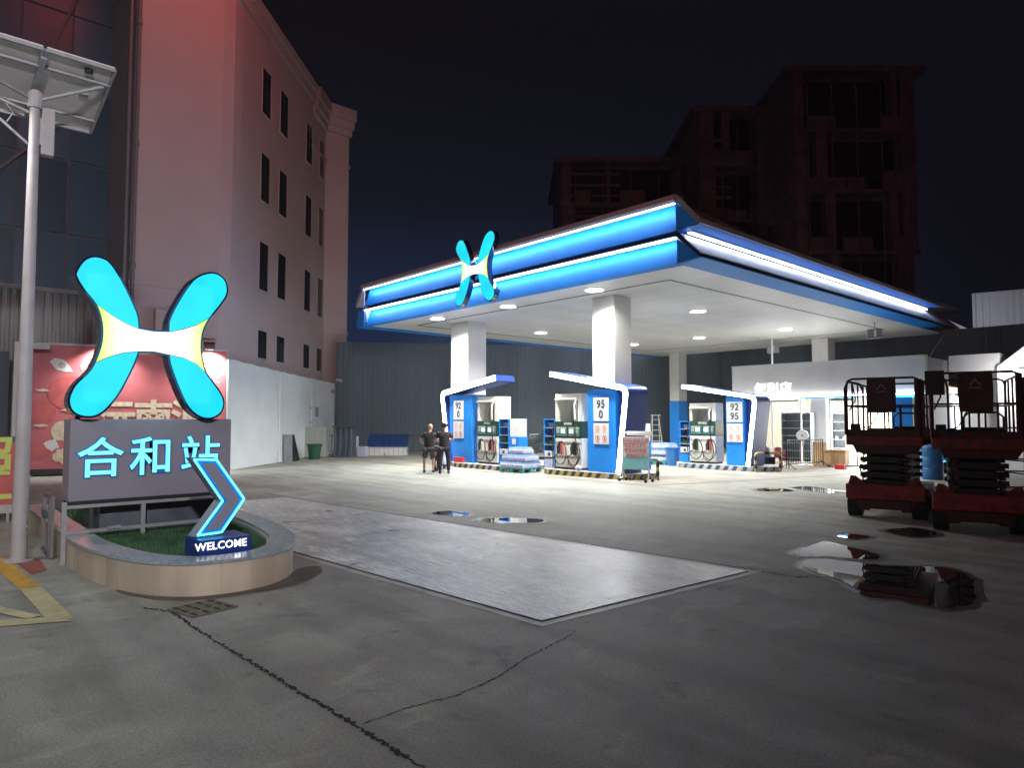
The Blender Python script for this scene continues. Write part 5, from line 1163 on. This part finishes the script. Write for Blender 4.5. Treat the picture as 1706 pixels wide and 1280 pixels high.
# ------------------------------------------------------------------ crowd barriers
def barrier(lab, p, q, h, nb_, m, cat='barrier', grp='black crowd barriers'):
    p = Vector(p); q = Vector(q); d = q-p; Ln = d.length; t = thing('crowd_barrier', lab, cat, (p.x,p.y,0), math.atan2(d.y,d.x), grp)
    for z in (0.18,h): MB().cyl((0,0,z),(Ln,0,z),0.018,n=8).build('rail', m, t)
    for x in (0.0,Ln): MB().cyl((x,0,0.05),(x,0,h),0.018,n=8).build('post', m, t)
    for i in range(1,nb_): MB().cyl((Ln*i/nb_,0,0.18),(Ln*i/nb_,0,h),0.012,n=6).build('bar', m, t)
    for x in (0.08,Ln-0.08): MB().tube([(x,-0.32,0.02),(x,-0.22,0.07),(x,0,0.22),(x,0.22,0.07),(x,0.32,0.02)],0.016,6).build('foot', m, t)
    return t
barrier('black crowd barrier in front of the shop shelves', (-11.12,22.75), (-10.85,25.0), 1.0, 16, M['black'])
barrier('black crowd barrier right of the blue covered box', (-28.2,17.15), (-26.3,19.9), 0.95, 12, M['black'])
barrier('black crowd barrier left of the blue covered box', (-30.2,15.0), (-29.2,16.2), 0.95, 7, M['black'])
barrier('pale crowd barrier behind the bottled water, left of the car', (-23.6,22.4), (-22.2,24.3), 1.0, 10, M['galv'], grp=None)
for i, (a, b) in enumerate((((-31.3,19.6),(-27.4,28.2)),((-27.3,28.4),(-23.6,36.5)))):
    t = thing('low_white_fence', ('low pale sheet fence along the foot of the slate wall, left length','low pale sheet fence along the foot of the slate wall, right length')[i], 'fence', (a[0],a[1],0))
    corrugated(a, b, 0.0, 0.95, 0.95, 0.2, 0.03, 'sheet', M['corr'], t, 50)

# ------------------------------------------------------------------ clutter by the hoarding
lbp = thing('leaning_board', 'grey board with dark edge leaning before the white hoarding', 'board', (-27.15,12.35,0), math.atan2(0.69,-0.72)+pi)
MB().prism([(-0.55,0.0),(0.25,0.0),(-0.45,1.10),(-0.62,1.10)], -0.35, 0.02, lambda u,v,w:(-u,w,v)).build('panel', M['shelf'], lbp)
MB().prism([(-0.55,0.0),(0.25,0.0),(-0.45,1.10),(-0.62,1.10)], 0.022, 0.04, lambda u,v,w:(-u,w,v)).build('dark_side', M['opening'], lbp)
gbn = thing('green_bin', 'round dark green plastic bin between the leaning board and lockers', 'bin', (-27.6,13.35,0))
MB().lathe((0,0,0),[(0.22,0.0),(0.30,0.58),(0.34,0.60),(0.34,0.66)],18).build('tub', M['binG'], gbn, smooth=True); MB().lathe((0,0,0),[(0.30,0.661),(0.28,0.662)],18).build('rim_opening', M['opening'], gbn)
gl = thing('grey_locker', 'pale grey metal locker standing against the hoarding end', 'locker', (-28.6,13.9,0), radians(48))
MB().box(-0.55,0.45,0,0.6,0.03,1.38).build('cabinet', M['corr'], gl, bevel=0.01); MB().box(-0.04,-0.035,-0.004,-0.001,0.06,1.34).build('door_gap', M['black'], gl); MB().box(-0.55,0.45,0.02,0.58,0.0,0.028).build('plinth', M['black'], gl)
dr = thing('panel_rack', 'dark rack holding four upright curved sheets beside the grey locker', 'rack', (-28.1,14.9,0), radians(48))
MB().box(-0.45,0.55,0.45,0.50,0.0,1.42).build('back_frame', M['dark'], dr); MB().box(-0.45,0.55,0,0.5,0.0,0.06).build('base', M['dark'], dr); MB().box(-0.45,0.55,0,0.5,1.38,1.42).build('top', M['dark'], dr)
for i in range(4):
    x = -0.35+i*0.24; MB().tube([(x,0.1,0.08),(x+0.05,0.06,0.5),(x+0.04,0.08,1.0),(x,0.2,1.34)],0.06,8).build('curved_sheet', M['dark'], dr, smooth=True)
wb = tag(MB().box(-0.28,0.28,-0.25,0.25,0,0.92).build('white_cabinet', M['white'], None, bevel=0.01), 'small white cabinet at the corner of the slate wall', 'cabinet'); wb.location = (-29.0,15.9,0); wb.rotation_euler = (0,0,radians(48))
wb2 = tag(MB().box(-0.22,0.22,-0.2,0.2,0,0.45).build('white_box', M['wrap'], None, bevel=0.02), 'low pale box right of the small white cabinet', 'box'); wb2.location = (-28.3,16.1,0); wb2.rotation_euler = (0,0,radians(40))
sk = tag(MB().sphere((-28.9,16.9,0.35),0.4,10,7,(1,0.8,0.9)).build('rubbish_sack', M['shelf'], None, smooth=True), 'grey rubbish sack against the slate wall left of the blue cover', 'sack')
bc = thing('covered_bin', 'white crate with a sloping dark blue lid before the slate wall', 'container', (-28.6,16.5,0), radians(50))
MB().box(0,1.85,0,0.8,0.0,0.42).build('body', M['white'], bc, bevel=0.01)
MB().prism([(-0.06,0.42),(0.85,1.02),(0.85,0.42)],-0.03,1.88,lambda u,v,w:(w,u,v)).build('lid', M['lidblue'], bc)
for i in range(8): MB().box(0.1+i*0.23,0.12+i*0.23,-0.012,-0.001,0.03,0.42).build('slat', M['shelf'], bc)

# car behind the pumps
car = thing('parked_car', 'dark hatchback parked behind the pumps, only its front wing showing', 'car', (-21.7,19.5,0), radians(48))
prof = [(-0.05,0.35),(0.0,0.62),(0.30,0.78),(1.10,0.95),(1.75,1.42),(2.6,1.50),(3.5,1.42),(4.1,1.05),(4.25,0.9),(4.28,0.35),(3.75,0.30),(0.35,0.28)]
MB().prism(prof, 0.0, 1.7, lambda u,v,w:(u,w,v)).build('body', M['carpaint'], car, bevel=0.08)
MB().prism([(1.25,0.98),(1.82,1.36),(2.55,1.43),(3.4,1.36),(3.7,1.02)], -0.012, 1.712, lambda u,v,w:(u,w,v)).build('side_windows', M['glass'], car)
for x in (0.78,3.42):
    for y in (0.0,1.5):
        w = MB().cyl((x,y-0.015,0.32),(x,y+0.2,0.32),0.32,n=22).build('wheel', M['rubber'], car, smooth=True); MB().cyl((x,y-0.025,0.32),(x,y-0.014,0.32),0.20,n=16).build('rim', M['galv'], w)
    MB().prism(circle(x,0.33,0.37,20), -0.008, -0.002, lambda u,v,w:(u,w,v)).build('wheel_arch', M['opening'], car)
MB().prism([(0.03,0.60),(0.30,0.70),(0.42,0.66),(0.10,0.55)], -0.012,0.02, lambda u,v,w:(u,w,v)).build('headlight', M['galv'], car)
MB().box(1.35,1.5,-0.14,-0.01,0.98,1.08).build('mirror', M['carpaint'], car, bevel=0.02)

# ladder
ld = thing('step_ladder', 'pale aluminium folding step ladder before the slate wall', 'ladder', (-23.3,32.0,0), radians(50))
for s in (-1,1):
    MB().bar((s*0.32,-0.35,0),(s*0.17,0,1.95),0.05,0.03).build('rail', M['white'], ld); MB().bar((s*0.34,0.45,0),(s*0.18,0.04,1.93),0.04,0.03).build('rear_rail', M['white'], ld)
for i in range(6):
    f = 0.10+i*0.155; MB().bar((-0.32+0.15*f,-0.35+0.35*f,1.95*f),(0.32-0.15*f,-0.35+0.35*f,1.95*f),0.08,0.03).build('step', M['white'], ld)
MB().box(-0.26,0.26,-0.12,0.16,1.93,1.97).build('top_plate', M['white'], ld)

# ------------------------------------------------------------------ shop
SY = 26.0
sh = thing('convenience_store', 'white single storey shop with lit sign band and glass front under the canopy', 'building', (-11.4,SY,0))
B = lambda *a: MB().box(*a)
B(-15.0,-7.76,SY,SY+0.28,2.66,3.90).build('fascia', M['wallwhite'], sh, world=True)
B(-15.03,-7.74,SY-0.02,SY+0.3,3.90,3.95).build('parapet_cap', M['white'], sh, world=True)
B(-15.0,-7.78,SY-0.07,SY-0.002,2.60,2.64).build('light_line', M['ledshop'], sh, world=True)
B(-15.0,-7.78,SY-0.02,SY+0.25,2.54,2.598).build('blue_band', M['blue'], sh, world=True)
B(-15.0,-7.8,SY+0.28,SY+6.5,3.60,3.75).build('roof', M['wallwhite'], sh, world=True)
B(-15.0,-14.85,SY+0.28,SY+6.5,0,3.6).build('side_wall', M['wallwhite'], sh, world=True)
B(-7.90,-7.765,SY+0.285,SY+2.6,2.70,3.895).build('side_fascia', mat('grey render',(0.36,0.36,0.40),0.7,var=0.08), sh, world=True)
B(-7.95,-7.80,SY+0.3,SY+6.5,0,2.7).build('side_wall', M['wallwhite'], sh, world=True)
B(-15.0,-7.8,SY+6.3,SY+6.5,0,3.6).build('rear_wall', M['intwall'], sh, world=True)
B(-14.85,-7.95,SY+0.0,SY+6.3,0.0,0.05).build('shop_floor', M['intfloor'], sh, world=True)
B(-14.84,-7.96,SY+0.3,SY+6.3,2.95,3.0).build('shop_ceiling', M['intwall'], sh, world=True)
B(-14.84,-12.9,SY+2.0,SY+2.12,0.052,2.938).build('partition', M['intwall'], sh, world=True)
B(-14.02,-13.2,31.26,31.29,0.05,2.94).build('pillar_face', M['white'], sh, world=True)
B(-12.27,-11.63,SY+1.2,SY+1.75,0.052,2.938).build('pillar', M['white'], sh, world=True, bevel=0.01)
for x0, x1 in ((-14.9,-13.4),(-13.3,-12.25),(-11.0,-10.15)):
    f = B(x0,x1,SY+0.10,SY+0.14,2.42,2.52).build('glazing_frame', M['shelf'], sh, world=True)
gm_ = mat('clear shop glass', (0.9,0.95,0.95), 0.03, var=0); gb_ = gm_.node_tree.nodes['Principled BSDF']; gb_.inputs['Transmission Weight'].default_value = 1.0; gb_.inputs['IOR'].default_value = 1.02; gb_.inputs['Base Color'].default_value = (0.93,0.97,0.97,1)
for x0, x1 in ((-14.85,-13.36),(-13.34,-12.16),(-11.03,-10.1)): B(x0,x1,SY+0.12,SY+0.126,0.06,2.52).build('glass_pane', gm_, sh, world=True)
for x in (-13.35,-12.15,-11.04,-10.08): B(x-0.025,x+0.025,SY+0.09,SY+0.15,0.05,2.53).build('mullion', M['white'], sh, world=True)
# blue portal at the right end with cyan line at its base
B(-8.75,-8.10,SY-0.30,SY+0.25,0.35,2.50).build('blue_portal', M['blue'], sh, world=True)
B(-8.75,-7.85,SY-0.34,SY-0.30,2.50,2.56).build('portal_light', M['ledcyan'], sh, world=True)
B(-8.40,-7.0,SY-0.45,SY-0.28,0.30,0.36).build('portal_base_light', M['ledcyan'], sh, world=True)
B(-8.40,-7.0,SY-0.42,SY-0.05,0.36,1.05).build('blue_counter', M['blue'], sh, world=True); B(-8.40,-7.0,SY-0.38,SY-0.05,0.0,0.30).build('counter_plinth', M['navy'], sh, world=True)
B(-8.08,-7.80,SY-0.3,SY+0.2,0.0,2.60).build('white_pier', M['white'], sh, world=True)
tx = text('便利店', 0.47, (-13.22,SY-0.012,2.95), '-y', M['glyphw'], sh, extrude=0.012, bold=0.003, name='lit_character', spacing=1.08, sx=1.1)
for (x, y) in ((-13.6,27.4),(-11.6,28.9),(-9.9,27.6),(-13.2,30.2),(-9.6,30.4)):
    B(x-0.6,x+0.6,y-0.06,y+0.06,2.90,2.945).build('ceiling_tube', M['lamp'], sh, world=True)
    light('AREA','shop_light',(x,y,2.86),480,(1,0.97,0.90),1.2,sh,shape='RECTANGLE',size_y=0.15)
def gondola(lab, x, y, w, d, h, n, rz=0):
    t = thing('display_shelf', lab, 'shelf', (x,y,0.05), rz, 'empty display shelves in the shop')
    MB().box(0,w,d-0.03,d,0,h).build('back_panel', M['shelf'], t)
    for x_ in (0, w-0.03): MB().box(x_,x_+0.03,0.02,d-0.03,0,h).build('side_panel', M['shelf'], t)
    for i in range(n): z = 0.10+i*(h-0.14)/(n-1); MB().box(0.03,w-0.03,0,d-0.03,z,z+0.025).build('shelf_board', M['paper'], t)
    for i in range(3): MB().box(0.2+0.3*i,0.32+0.3*i,0.1,0.2,0.10+2*(h-0.14)/(n-1)+0.026,0.10+2*(h-0.14)/(n-1)+0.15).build('goods', M['wrap'], t)
gondola('wide empty grey display shelf behind the shop window left of the pillar', -13.28, SY+0.75, 1.20, 0.42, 1.95, 7)
gondola('narrow grey display shelf right of the shop pillar', -12.3, SY+3.0, 0.66, 0.4, 1.95, 6)
fa = thing('standing_fan', 'white standing fan in front of the shop window', 'fan', (-11.75,25.35,0), radians(20))
MB().lathe((0,0,0),[(0.2,0.0),(0.2,0.03),(0.04,0.05)],16).build('base', M['white'], fa); MB().cyl((0,0,0.05),(0,0,1.0),0.018).build('pole', M['white'], fa)
MB().cyl((0,-0.10,1.12),(0,0.08,1.12),0.21,n=20).build('guard', M['white'], fa, smooth=True); MB().cyl((0,-0.115,1.12),(0,-0.10,1.12),0.05,n=12).build('hub', M['galv'], fa); MB().cyl((0,0.08,1.12),(0,0.2,1.12),0.06).build('motor', M['white'], fa)
dk = thing('wooden_counter', 'pale wooden counter box standing before the shop right of the barrier', 'counter', (-10.95,25.35,0), radians(6))
MB().box(0,0.72,0,0.5,0.08,0.56).build('body', M['wood'], dk, bevel=0.01); MB().box(-0.04,0.76,-0.05,0.55,0.56,0.61).build('top', M['wood'], dk, bevel=0.01)
for x in (0.06,0.66): MB().box(x-0.03,x+0.03,0.02,0.45,0,0.08).build('foot', M['wood'], dk)
MB().box(0.60,0.71,-0.02,-0.001,0.10,0.55).build('end_stile', M['wood'], dk)
wbd = tag(MB().box(0,0.50,-0.012,0.012,0.0,0.88).build('plywood_sheet', M['wood'], None), 'pale plywood sheet standing upright behind the black barrier', 'board'); wbd.location = (-11.46,25.5,0); wbd.rotation_euler = (radians(-4),0,radians(3))
rbx = tag(MB().box(-0.16,0.16,-0.10,0.10,0,0.16).build('red_box', M['chairred'], None), 'tiny red box on the ground right of the wooden counter', 'box'); rbx.location = (-9.95,24.3,0)
for i, (x, y, s) in enumerate(((-9.35,25.0,0.10),(-9.1,25.2,0.13),(-8.9,24.9,0.09))):
    tag(MB().sphere((x,y,s*0.7),s,7,5,(1.3,1,0.7)).build('crumpled_paper', M['paper'], None), ('left','middle','right')[i]+' one of three crumpled white papers near the shop door', 'litter', 'crumpled papers by the shop')
# carton and drum beyond the lifts
ct = tag(MB().box(-0.22,0.22,-0.2,0.2,1.052,1.38).build('carton', M['wood'], None), 'brown carton on the blue counter seen between the lifts', 'box'); ct.location = (-7.75,25.80,0)
dm = thing('blue_drum', 'tall blue plastic drum standing between the two lifts', 'drum', (-6.55,22.3,0))
MB().lathe((0,0,0),[(0.27,0.0),(0.29,0.05),(0.29,0.30),(0.275,0.33),(0.29,0.36),(0.29,0.62),(0.275,0.65),(0.29,0.68),(0.28,0.92),(0.26,0.96)],20).build('shell', M['drum'], dm, smooth=True)

# buildings right of the shop
an = thing('white_annex', 'low white annex with flat awning right of the shop', 'building', (-6.9,29,0))
B(-7.70,-6.15,28.45,29.2,3.44,4.05).build('awning', M['wallwhite'], an, world=True); B(-7.62,-4.5,29.2,29.35,0,3.44).build('wall', M['wallwhite'], an, world=True)
B(-7.75,-7.62,29.15,29.25,0.9,2.6).build('side_light', M['led'], an, world=True)
B(-5.6,-5.3,27.3,27.45,3.3,3.36).build('added_wall_lamp', M['lamp'], an, world=True); MB().bar((-5.45,27.45,3.38),(-5.45,28.45,3.5),0.04).build('added_lamp_bracket', M['galv'], an, world=True)  # lamp and bracket added to brighten the white gable wall
wl_ = light('AREA','added_wall_fill',(-5.45,26.9,3.28),60,(1,0.97,0.95),0.3,an); aim(wl_, (0.15,0.75,-0.6))  # added fill light for the gable wall
rw = thing('white_gable_wall', 'big white wall with sloping top at the right edge', 'wall', (-5,28.3,0))
MB().prism([(-6.18,0),(6,0),(6,9.5),(-4.4,5.05),(-6.18,3.55)],28.2,28.6,lambda u,v,w:(u,w,v)).build('wall', M['wallwhite'], rw, world=True)
cb = thing('corrugated_shed', 'tall grey corrugated shed beyond the white annex', 'building', (-10,60,0))
corrugated((-14.2,58.5),(2,75), 0, 11.0, 12.8, 0.5, 0.08, 'sheet_panel', mat('grey shed sheet',(0.26,0.26,0.29),0.6,var=0.15,scale=0.3,streak=(1,1,0.2)), cb, 8)
light('AREA','shed_yard_light',(-9.5,54,9),260,(0.9,0.92,1),1.0,cb,rot=(radians(70),0,radians(20)))

# ------------------------------------------------------------------ dark blocks behind the station
def block(lab, px0, px1, D, ztop, floors, seed, sag=0, mm='tank'):
    Fv = Vector((cos(radians(138)), sin(radians(138)))); Rv = Vector((sin(radians(138)), -cos(radians(138))))
    a = Fv*D + Rv*((px0-853)*D/1130); W = (px1-px0)*D/1130
    t = thing('apartment_block', lab, 'building', (a.x,a.y,0), radians(48)); r = random.Random(seed)
    MB().box(0,W,0,10,0,ztop).build('wall', M[mm], t)
    MB().box(-0.5,W+0.8,-1.1,10,ztop,ztop+0.35).build('roof_slab', M[mm], t)
    fh = 4.2 if floors == 6 else 3.5; n = int(ztop/fh)
    for k in range(n):
        z = ztop-fh*(k+1)
        MB().box(-0.1,W+0.1,-1.0,-0.001,z,z+0.25).build('floor_slab', M[mm], t)
        for x_ in (0.05, W-1.0): MB().box(x_,x_+r.uniform(0.6,1.0),-1.0,-0.01,z+0.25,z+fh).build('pier', M[mm], t)
        x_ = 1.0
        while x_ < W-1.2:      # unfinished parapet: lengths of different height, some missing
            l = r.uniform(0.8,2.2); e = min(W-1.0, x_+l)
            if r.random() < 0.75: MB().box(x_,e,-0.98,-0.88,z+0.25,z+r.uniform(0.7,1.5)).build('parapet', M[mm], t)
            x_ = e+r.uniform(0,0.5)
        for j in range(2):
            x0 = r.uniform(0.15,0.45)*W+j*W*0.4; 
            if r.random() < 0.6: MB().box(x0,min(W-0.5,x0+r.uniform(0.3,0.9)),-0.9,-0.01,z+0.25,z+fh).build('brick_infill', M[mm], t)
        w = MB().box(0.9,W-0.9,-0.012,-0.002,z+0.3,z+fh-0.3).build('window', M['opening'], t)  # dark sheet painting in the shade inside the open bay
    for k in range(14):
        if floors == 5 or (floors == 6 and seed == 2): z = ztop*0.45+k*0.85; MB().box(0.1,W*0.42,-1.12,-1.02,z,z+r.uniform(0.12,0.3)).build('scaffold_board', M[mm], t)
    for k in range(5):
        x_ = W*(k+0.5)/5; MB().cyl((x_,-1.25,0),(x_,-1.25,ztop-1.0),0.05,n=6).build('scaffold_pole', M[mm], t)
    return t
block('tall dark red block with overhanging roof behind the canopy', 1322, 1525, 46, 25.4, 6, 1)
block('dark middle block left of the tallest one behind the canopy', 1165, 1285, 50, 24.5, 6, 2)
block('low wide dark purple block left of the middle one', 935, 1165, 54, 22.2, 5, 3)
ts = thing('tin_shed_roof', 'long dull pink sloping shed roof behind the canopy right side', 'building', (-24,46,0), radians(48))
MB().prism([(-5.6,0),(15,0),(15,7.9),(9.7,10.3),(-5.4,17.0)],-0.5,8,lambda u,v,w:(u,w,v)).build('wall', M['roofred'], ts)
for i in range(12): MB().box(-5+i*1.65,-4.92+i*1.65,-0.56,-0.501,0.2,7.8).build('rib', M['roofred'], ts)

# ------------------------------------------------------------------ scissor lifts
def scissor_lift(lab, x, y, rz, mirror=False):
    t = thing('scissor_lift', lab, 'scissor lift', (x,y,0), rz, 'scissor lifts parked side by side')
    W, Ln = 1.18, 2.35; R_, Dk, G = M['liftred'], M['liftdark'], M['grease']
    B = lambda *a: MB().box(*a)
    B(0.02,W-0.02,0.05,Ln-0.05,0.30,0.52).build('chassis', R_, t, bevel=0.02)
    B(-0.02,W+0.02,-0.04,0.10,0.34,0.60).build('front_bumper', R_, t, bevel=0.02)
    MB().prism([(0.02,0.60),(0.30,0.60),(0.14,0.74),(0.06,0.74)],0.0,0.03,lambda u,v,w:(u,w,v)).build('lug', R_, t)
    MB().prism([(W-0.30,0.60),(W-0.02,0.60),(W-0.06,0.74),(W-0.14,0.74)],0.0,0.03,lambda u,v,w:(u,w,v)).build('lug', R_, t)
    B(0.20,W-0.20,0.02,0.9,0.17,0.34).build('axle_box', Dk, t, bevel=0.02)
    MB().prism([(0.12,0.34),(0.42,0.34),(0.34,0.14),(0.20,0.14)],0.03,0.10,lambda u,v,w:(u,w,v)).build('fork', Dk, t)
    MB().prism([(W-0.42,0.34),(W-0.12,0.34),(W-0.20,0.14),(W-0.34,0.14)],0.03,0.10,lambda u,v,w:(u,w,v)).build('fork', Dk, t)
    for x_ in (-0.02, W-0.20):
        for y_ in (0.28, Ln-0.35):
            w = MB().cyl((x_,y_,0.205),(x_+0.22,y_,0.205),0.20,n=22).build('wheel', M['rubber'], t, smooth=True)
            MB().cyl((x_-0.006,y_,0.205),(x_+0.226,y_,0.205),0.11,n=14).build('rim', Dk, w)
    # scissor stack: crossed arms seen folded
    for k in range(5):
        z = 0.60+k*0.135
        for sx in (0.26, W-0.34):
            MB().bar((sx,0.12,z),(sx,Ln-0.15,z+0.115),0.05,0.075).build('scissor_arm', Dk, t)
            MB().bar((sx+0.07,0.12,z+0.115),(sx+0.07,Ln-0.15,z),0.05,0.075).build('scissor_arm', Dk, t)
        MB().cyl((0.20,0.14,z+0.03),(W-0.20,0.14,z+0.03),0.042,n=10).build('pivot_pin', G, t, smooth=True)
        MB().cyl((0.20,Ln-0.2,z+0.06),(W-0.20,Ln-0.2,z+0.06),0.042,n=10).build('pivot_pin', G, t, smooth=True)
        B(0.32,W-0.36,0.10,0.13,z-0.02,z+0.075).build('cross_plate', G, t)
    MB().cyl((0.5,0.5,0.66),(0.62,1.9,1.1),0.06).build('ram', G, t, smooth=True)
    B(0.34,W-0.36,0.5,1.7,0.55,1.2).build('hydraulic_pack', G, t)
    # platform
    B(0.0,W,0.0,Ln,1.28,1.44).build('deck', R_, t, bevel=0.01)
    MB().prism([(0.10,1.28),(W-0.02,1.28),(W-0.10,1.15),(0.16,1.15)],0.04,0.16,lambda u,v,w:(u,w,v)).build('deck_beam', Dk, t)
    for i in range(6):
        x0 = 0.10+i*0.175; MB().add([(x0,-0.006,1.31),(x0+0.07,-0.006,1.31),(x0+0.03,-0.006,1.37),(x0-0.04,-0.006,1.37)],[(0,1,2,3)]).build('hazard_mark', M['brick'], t)
    for sy in (0.02, Ln-0.02):
        P = [(0.02,sy,1.44),(0.02,sy,2.36),(0.05,sy,2.43),(0.12,sy,2.46),(W-0.12,sy,2.46),(W-0.05,sy,2.43),(W-0.02,sy,2.36),(W-0.02,sy,1.44)]
        MB().tube(P,0.019,8).build('end_rail', Dk, t, smooth=True)
        MB().cyl((0.02,sy,1.98),(W-0.02,sy,1.98),0.016,n=8).build('mid_rail', Dk, t)
        for x_ in (0.40, 0.62, 0.86): MB().cyl((x_,sy,1.44),(x_,sy,1.98),0.016,n=8).build('upright', Dk, t)
        B(0.02,W-0.02,sy-0.012,sy+0.012,1.44,1.56).build('kick_plate', Dk, t)
    for sx in (0.02, W-0.02):
        P = [(sx,0.04,1.44),(sx,0.04,2.30),(sx,0.12,2.42),(sx,Ln-0.12,2.42),(sx,Ln-0.04,2.30),(sx,Ln-0.04,1.44)]
        MB().tube(P,0.019,8).build('side_rail', Dk, t, smooth=True)
        MB().cyl((sx,0.04,1.98),(sx,Ln-0.04,1.98),0.016,n=8).build('mid_rail', Dk, t)
        for y_ in (0.6,1.2,1.8): MB().cyl((sx,y_,1.44),(sx,y_,2.42),0.016,n=8).build('upright', Dk, t)
    # folding gate loops and heavy corner posts
    for sx, d in ((0.02, 1), (0.02, 1)):
        pass
    MB().tube([(0.0,-0.02,1.46),(0.0,-0.02,2.30),(0.05,0.0,2.42),(0.20,0.25,2.38),(0.24,0.35,2.25),(0.24,0.35,1.5)],0.018,8).build('gate_loop', Dk, t, smooth=True)
    MB().tube([(0.10,0.1,2.42),(0.14,0.2,2.1),(0.05,0.12,1.9)],0.014,6).build('gate_stay', Dk, t)
    B(W-0.10,W-0.03,-0.03,0.03,1.44,2.44).build('corner_post', Dk, t, bevel=0.01); B(W+0.0,W+0.05,0.0,0.04,1.44,2.38).build('corner_post', Dk, t, bevel=0.01)
    # inner second guard rail
    MB().tube([(0.52,Ln-0.30,1.44),(0.52,Ln-0.30,1.78),(0.60,Ln-0.30,1.86),(1.02,Ln-0.30,1.86),(1.10,Ln-0.30,1.78),(1.10,Ln-0.30,1.44)],0.018,8).build('inner_guard', M['black'], t, smooth=True)
    B(0.52,1.10,Ln-0.32,Ln-0.28,1.52,1.60).build('inner_bar', M['black'], t)
    # hanging banner with the triangle emblem, control box, hoses
    bn = MB().add([(0.36,-0.022,2.48),(0.60,-0.03,2.475),(0.80,-0.022,2.48),(0.815,-0.022,2.2),(0.80,-0.022,1.86),(0.58,-0.03,1.855),(0.37,-0.022,1.86),(0.355,-0.026,2.15)],[(0,1,4,5),(1,2,3,4),(0,5,6,7)]); 
    bn = MB().prism([(0.36,2.48),(0.59,2.475),(0.80,2.48),(0.812,2.2),(0.80,1.86),(0.58,1.85),(0.37,1.86),(0.358,2.15)],-0.028,-0.020,lambda u,v,w:(u,w,v)).build('banner', M['liftdark'], t)
    MB().prism([(0.50,2.26),(0.585,2.38),(0.67,2.26),(0.635,2.26),(0.585,2.33),(0.535,2.26)],-0.0315,-0.0285,lambda u,v,w:(u,w,v)).build('emblem', M['tank'], bn)
    MB().box(0.50,0.67,-0.0315,-0.0285,2.215,2.235).build('emblem', M['tank'], bn)
    B(0.06,0.20,0.10,0.28,1.46,1.66).build('control_box', G, t, bevel=0.01)
    MB().tube([(0.20,0.2,1.58),(0.34,0.25,1.60),(0.42,0.3,1.72),(0.50,0.3,1.90)],0.012,6).build('cable', G, t, smooth=True)
    MB().tube([(0.28,-0.03,0.62),(0.22,-0.06,0.9),(0.30,-0.05,1.15)],0.012,6).build('hydraulic_hose', G, t, smooth=True)
    B(W+0.0,W+0.03,0.3,0.5,1.30,1.42).build('socket_box', G, t)
    return t
scissor_lift('dark red scissor lift at left, nearer the shop counter', -5.06, 12.62, radians(12))
scissor_lift('dark red scissor lift at right, next to the black rack', -3.52, 12.02, radians(17))
hb = tag(MB().box(-0.16,0.10,-0.03,0.01,2.12,2.50).build('hanging_coat', M['grease'], None), 'dark cloth hanging on the left rail of the right lift', 'cloth'); hb.location = (-3.42,12.0,0); hb.rotation_euler = (0,0,radians(17))

# black stacked rack at the right edge
rk = thing('steel_rack', 'black welded steel rack cut by the right picture edge', 'rack', (-2.55,13.1,0), radians(40))
for x_ in (0,0.55,1.1,1.65,2.2):
    for y_ in (0,0.7): MB().box(x_-0.014,x_+0.014,y_-0.014,y_+0.014,0,1.62).build('upright', M['black'], rk)
for z in (0.12,0.40,0.62,0.88,1.08,1.32,1.60):
    for y_ in (0,0.7): MB().bar((0,y_,z),(2.2,y_,z),0.024).build('rail', M['black'], rk)
    for x_ in (0,1.1,2.2): MB().bar((x_,0,z),(x_,0.7,z),0.02).build('cross_bar', M['black'], rk)
for x_ in (0.1,0.65,1.2,1.75): MB().bar((x_,0,0.12),(x_+0.4,0,1.6),0.014).build('diagonal_brace', M['black'], rk)
st_ = thing('block_stack', 'grey concrete blocks stacked under the black rack', 'blocks', (-2.1,12.9,0), radians(40))
for i in range(3):
    for j in range(3): MB().box(i*0.42,i*0.42+0.39,-0.30,-0.08,0.002+j*0.2,0.19+j*0.2).build('block', M['kerb'], st_)

# ------------------------------------------------------------------ faint night haze
hm = bpy.data.materials.new('night haze'); hm.use_nodes = True; hn = hm.node_tree; hn.nodes.clear()
ho = hn.nodes.new('ShaderNodeOutputMaterial'); hv = hn.nodes.new('ShaderNodeVolumePrincipled'); hn.links.new(hv.outputs[0], ho.inputs['Volume'])
hv.inputs['Density'].default_value = 0.0008; hv.inputs['Color'].default_value = (0.80,0.90,1,1); hv.inputs['Anisotropy'].default_value = 0.3
hz = MB().box(-262,162,-162,262,-1,45).build('haze', hm); hz['kind'] = 'stuff'; hz['label'] = 'faint night haze over the station'
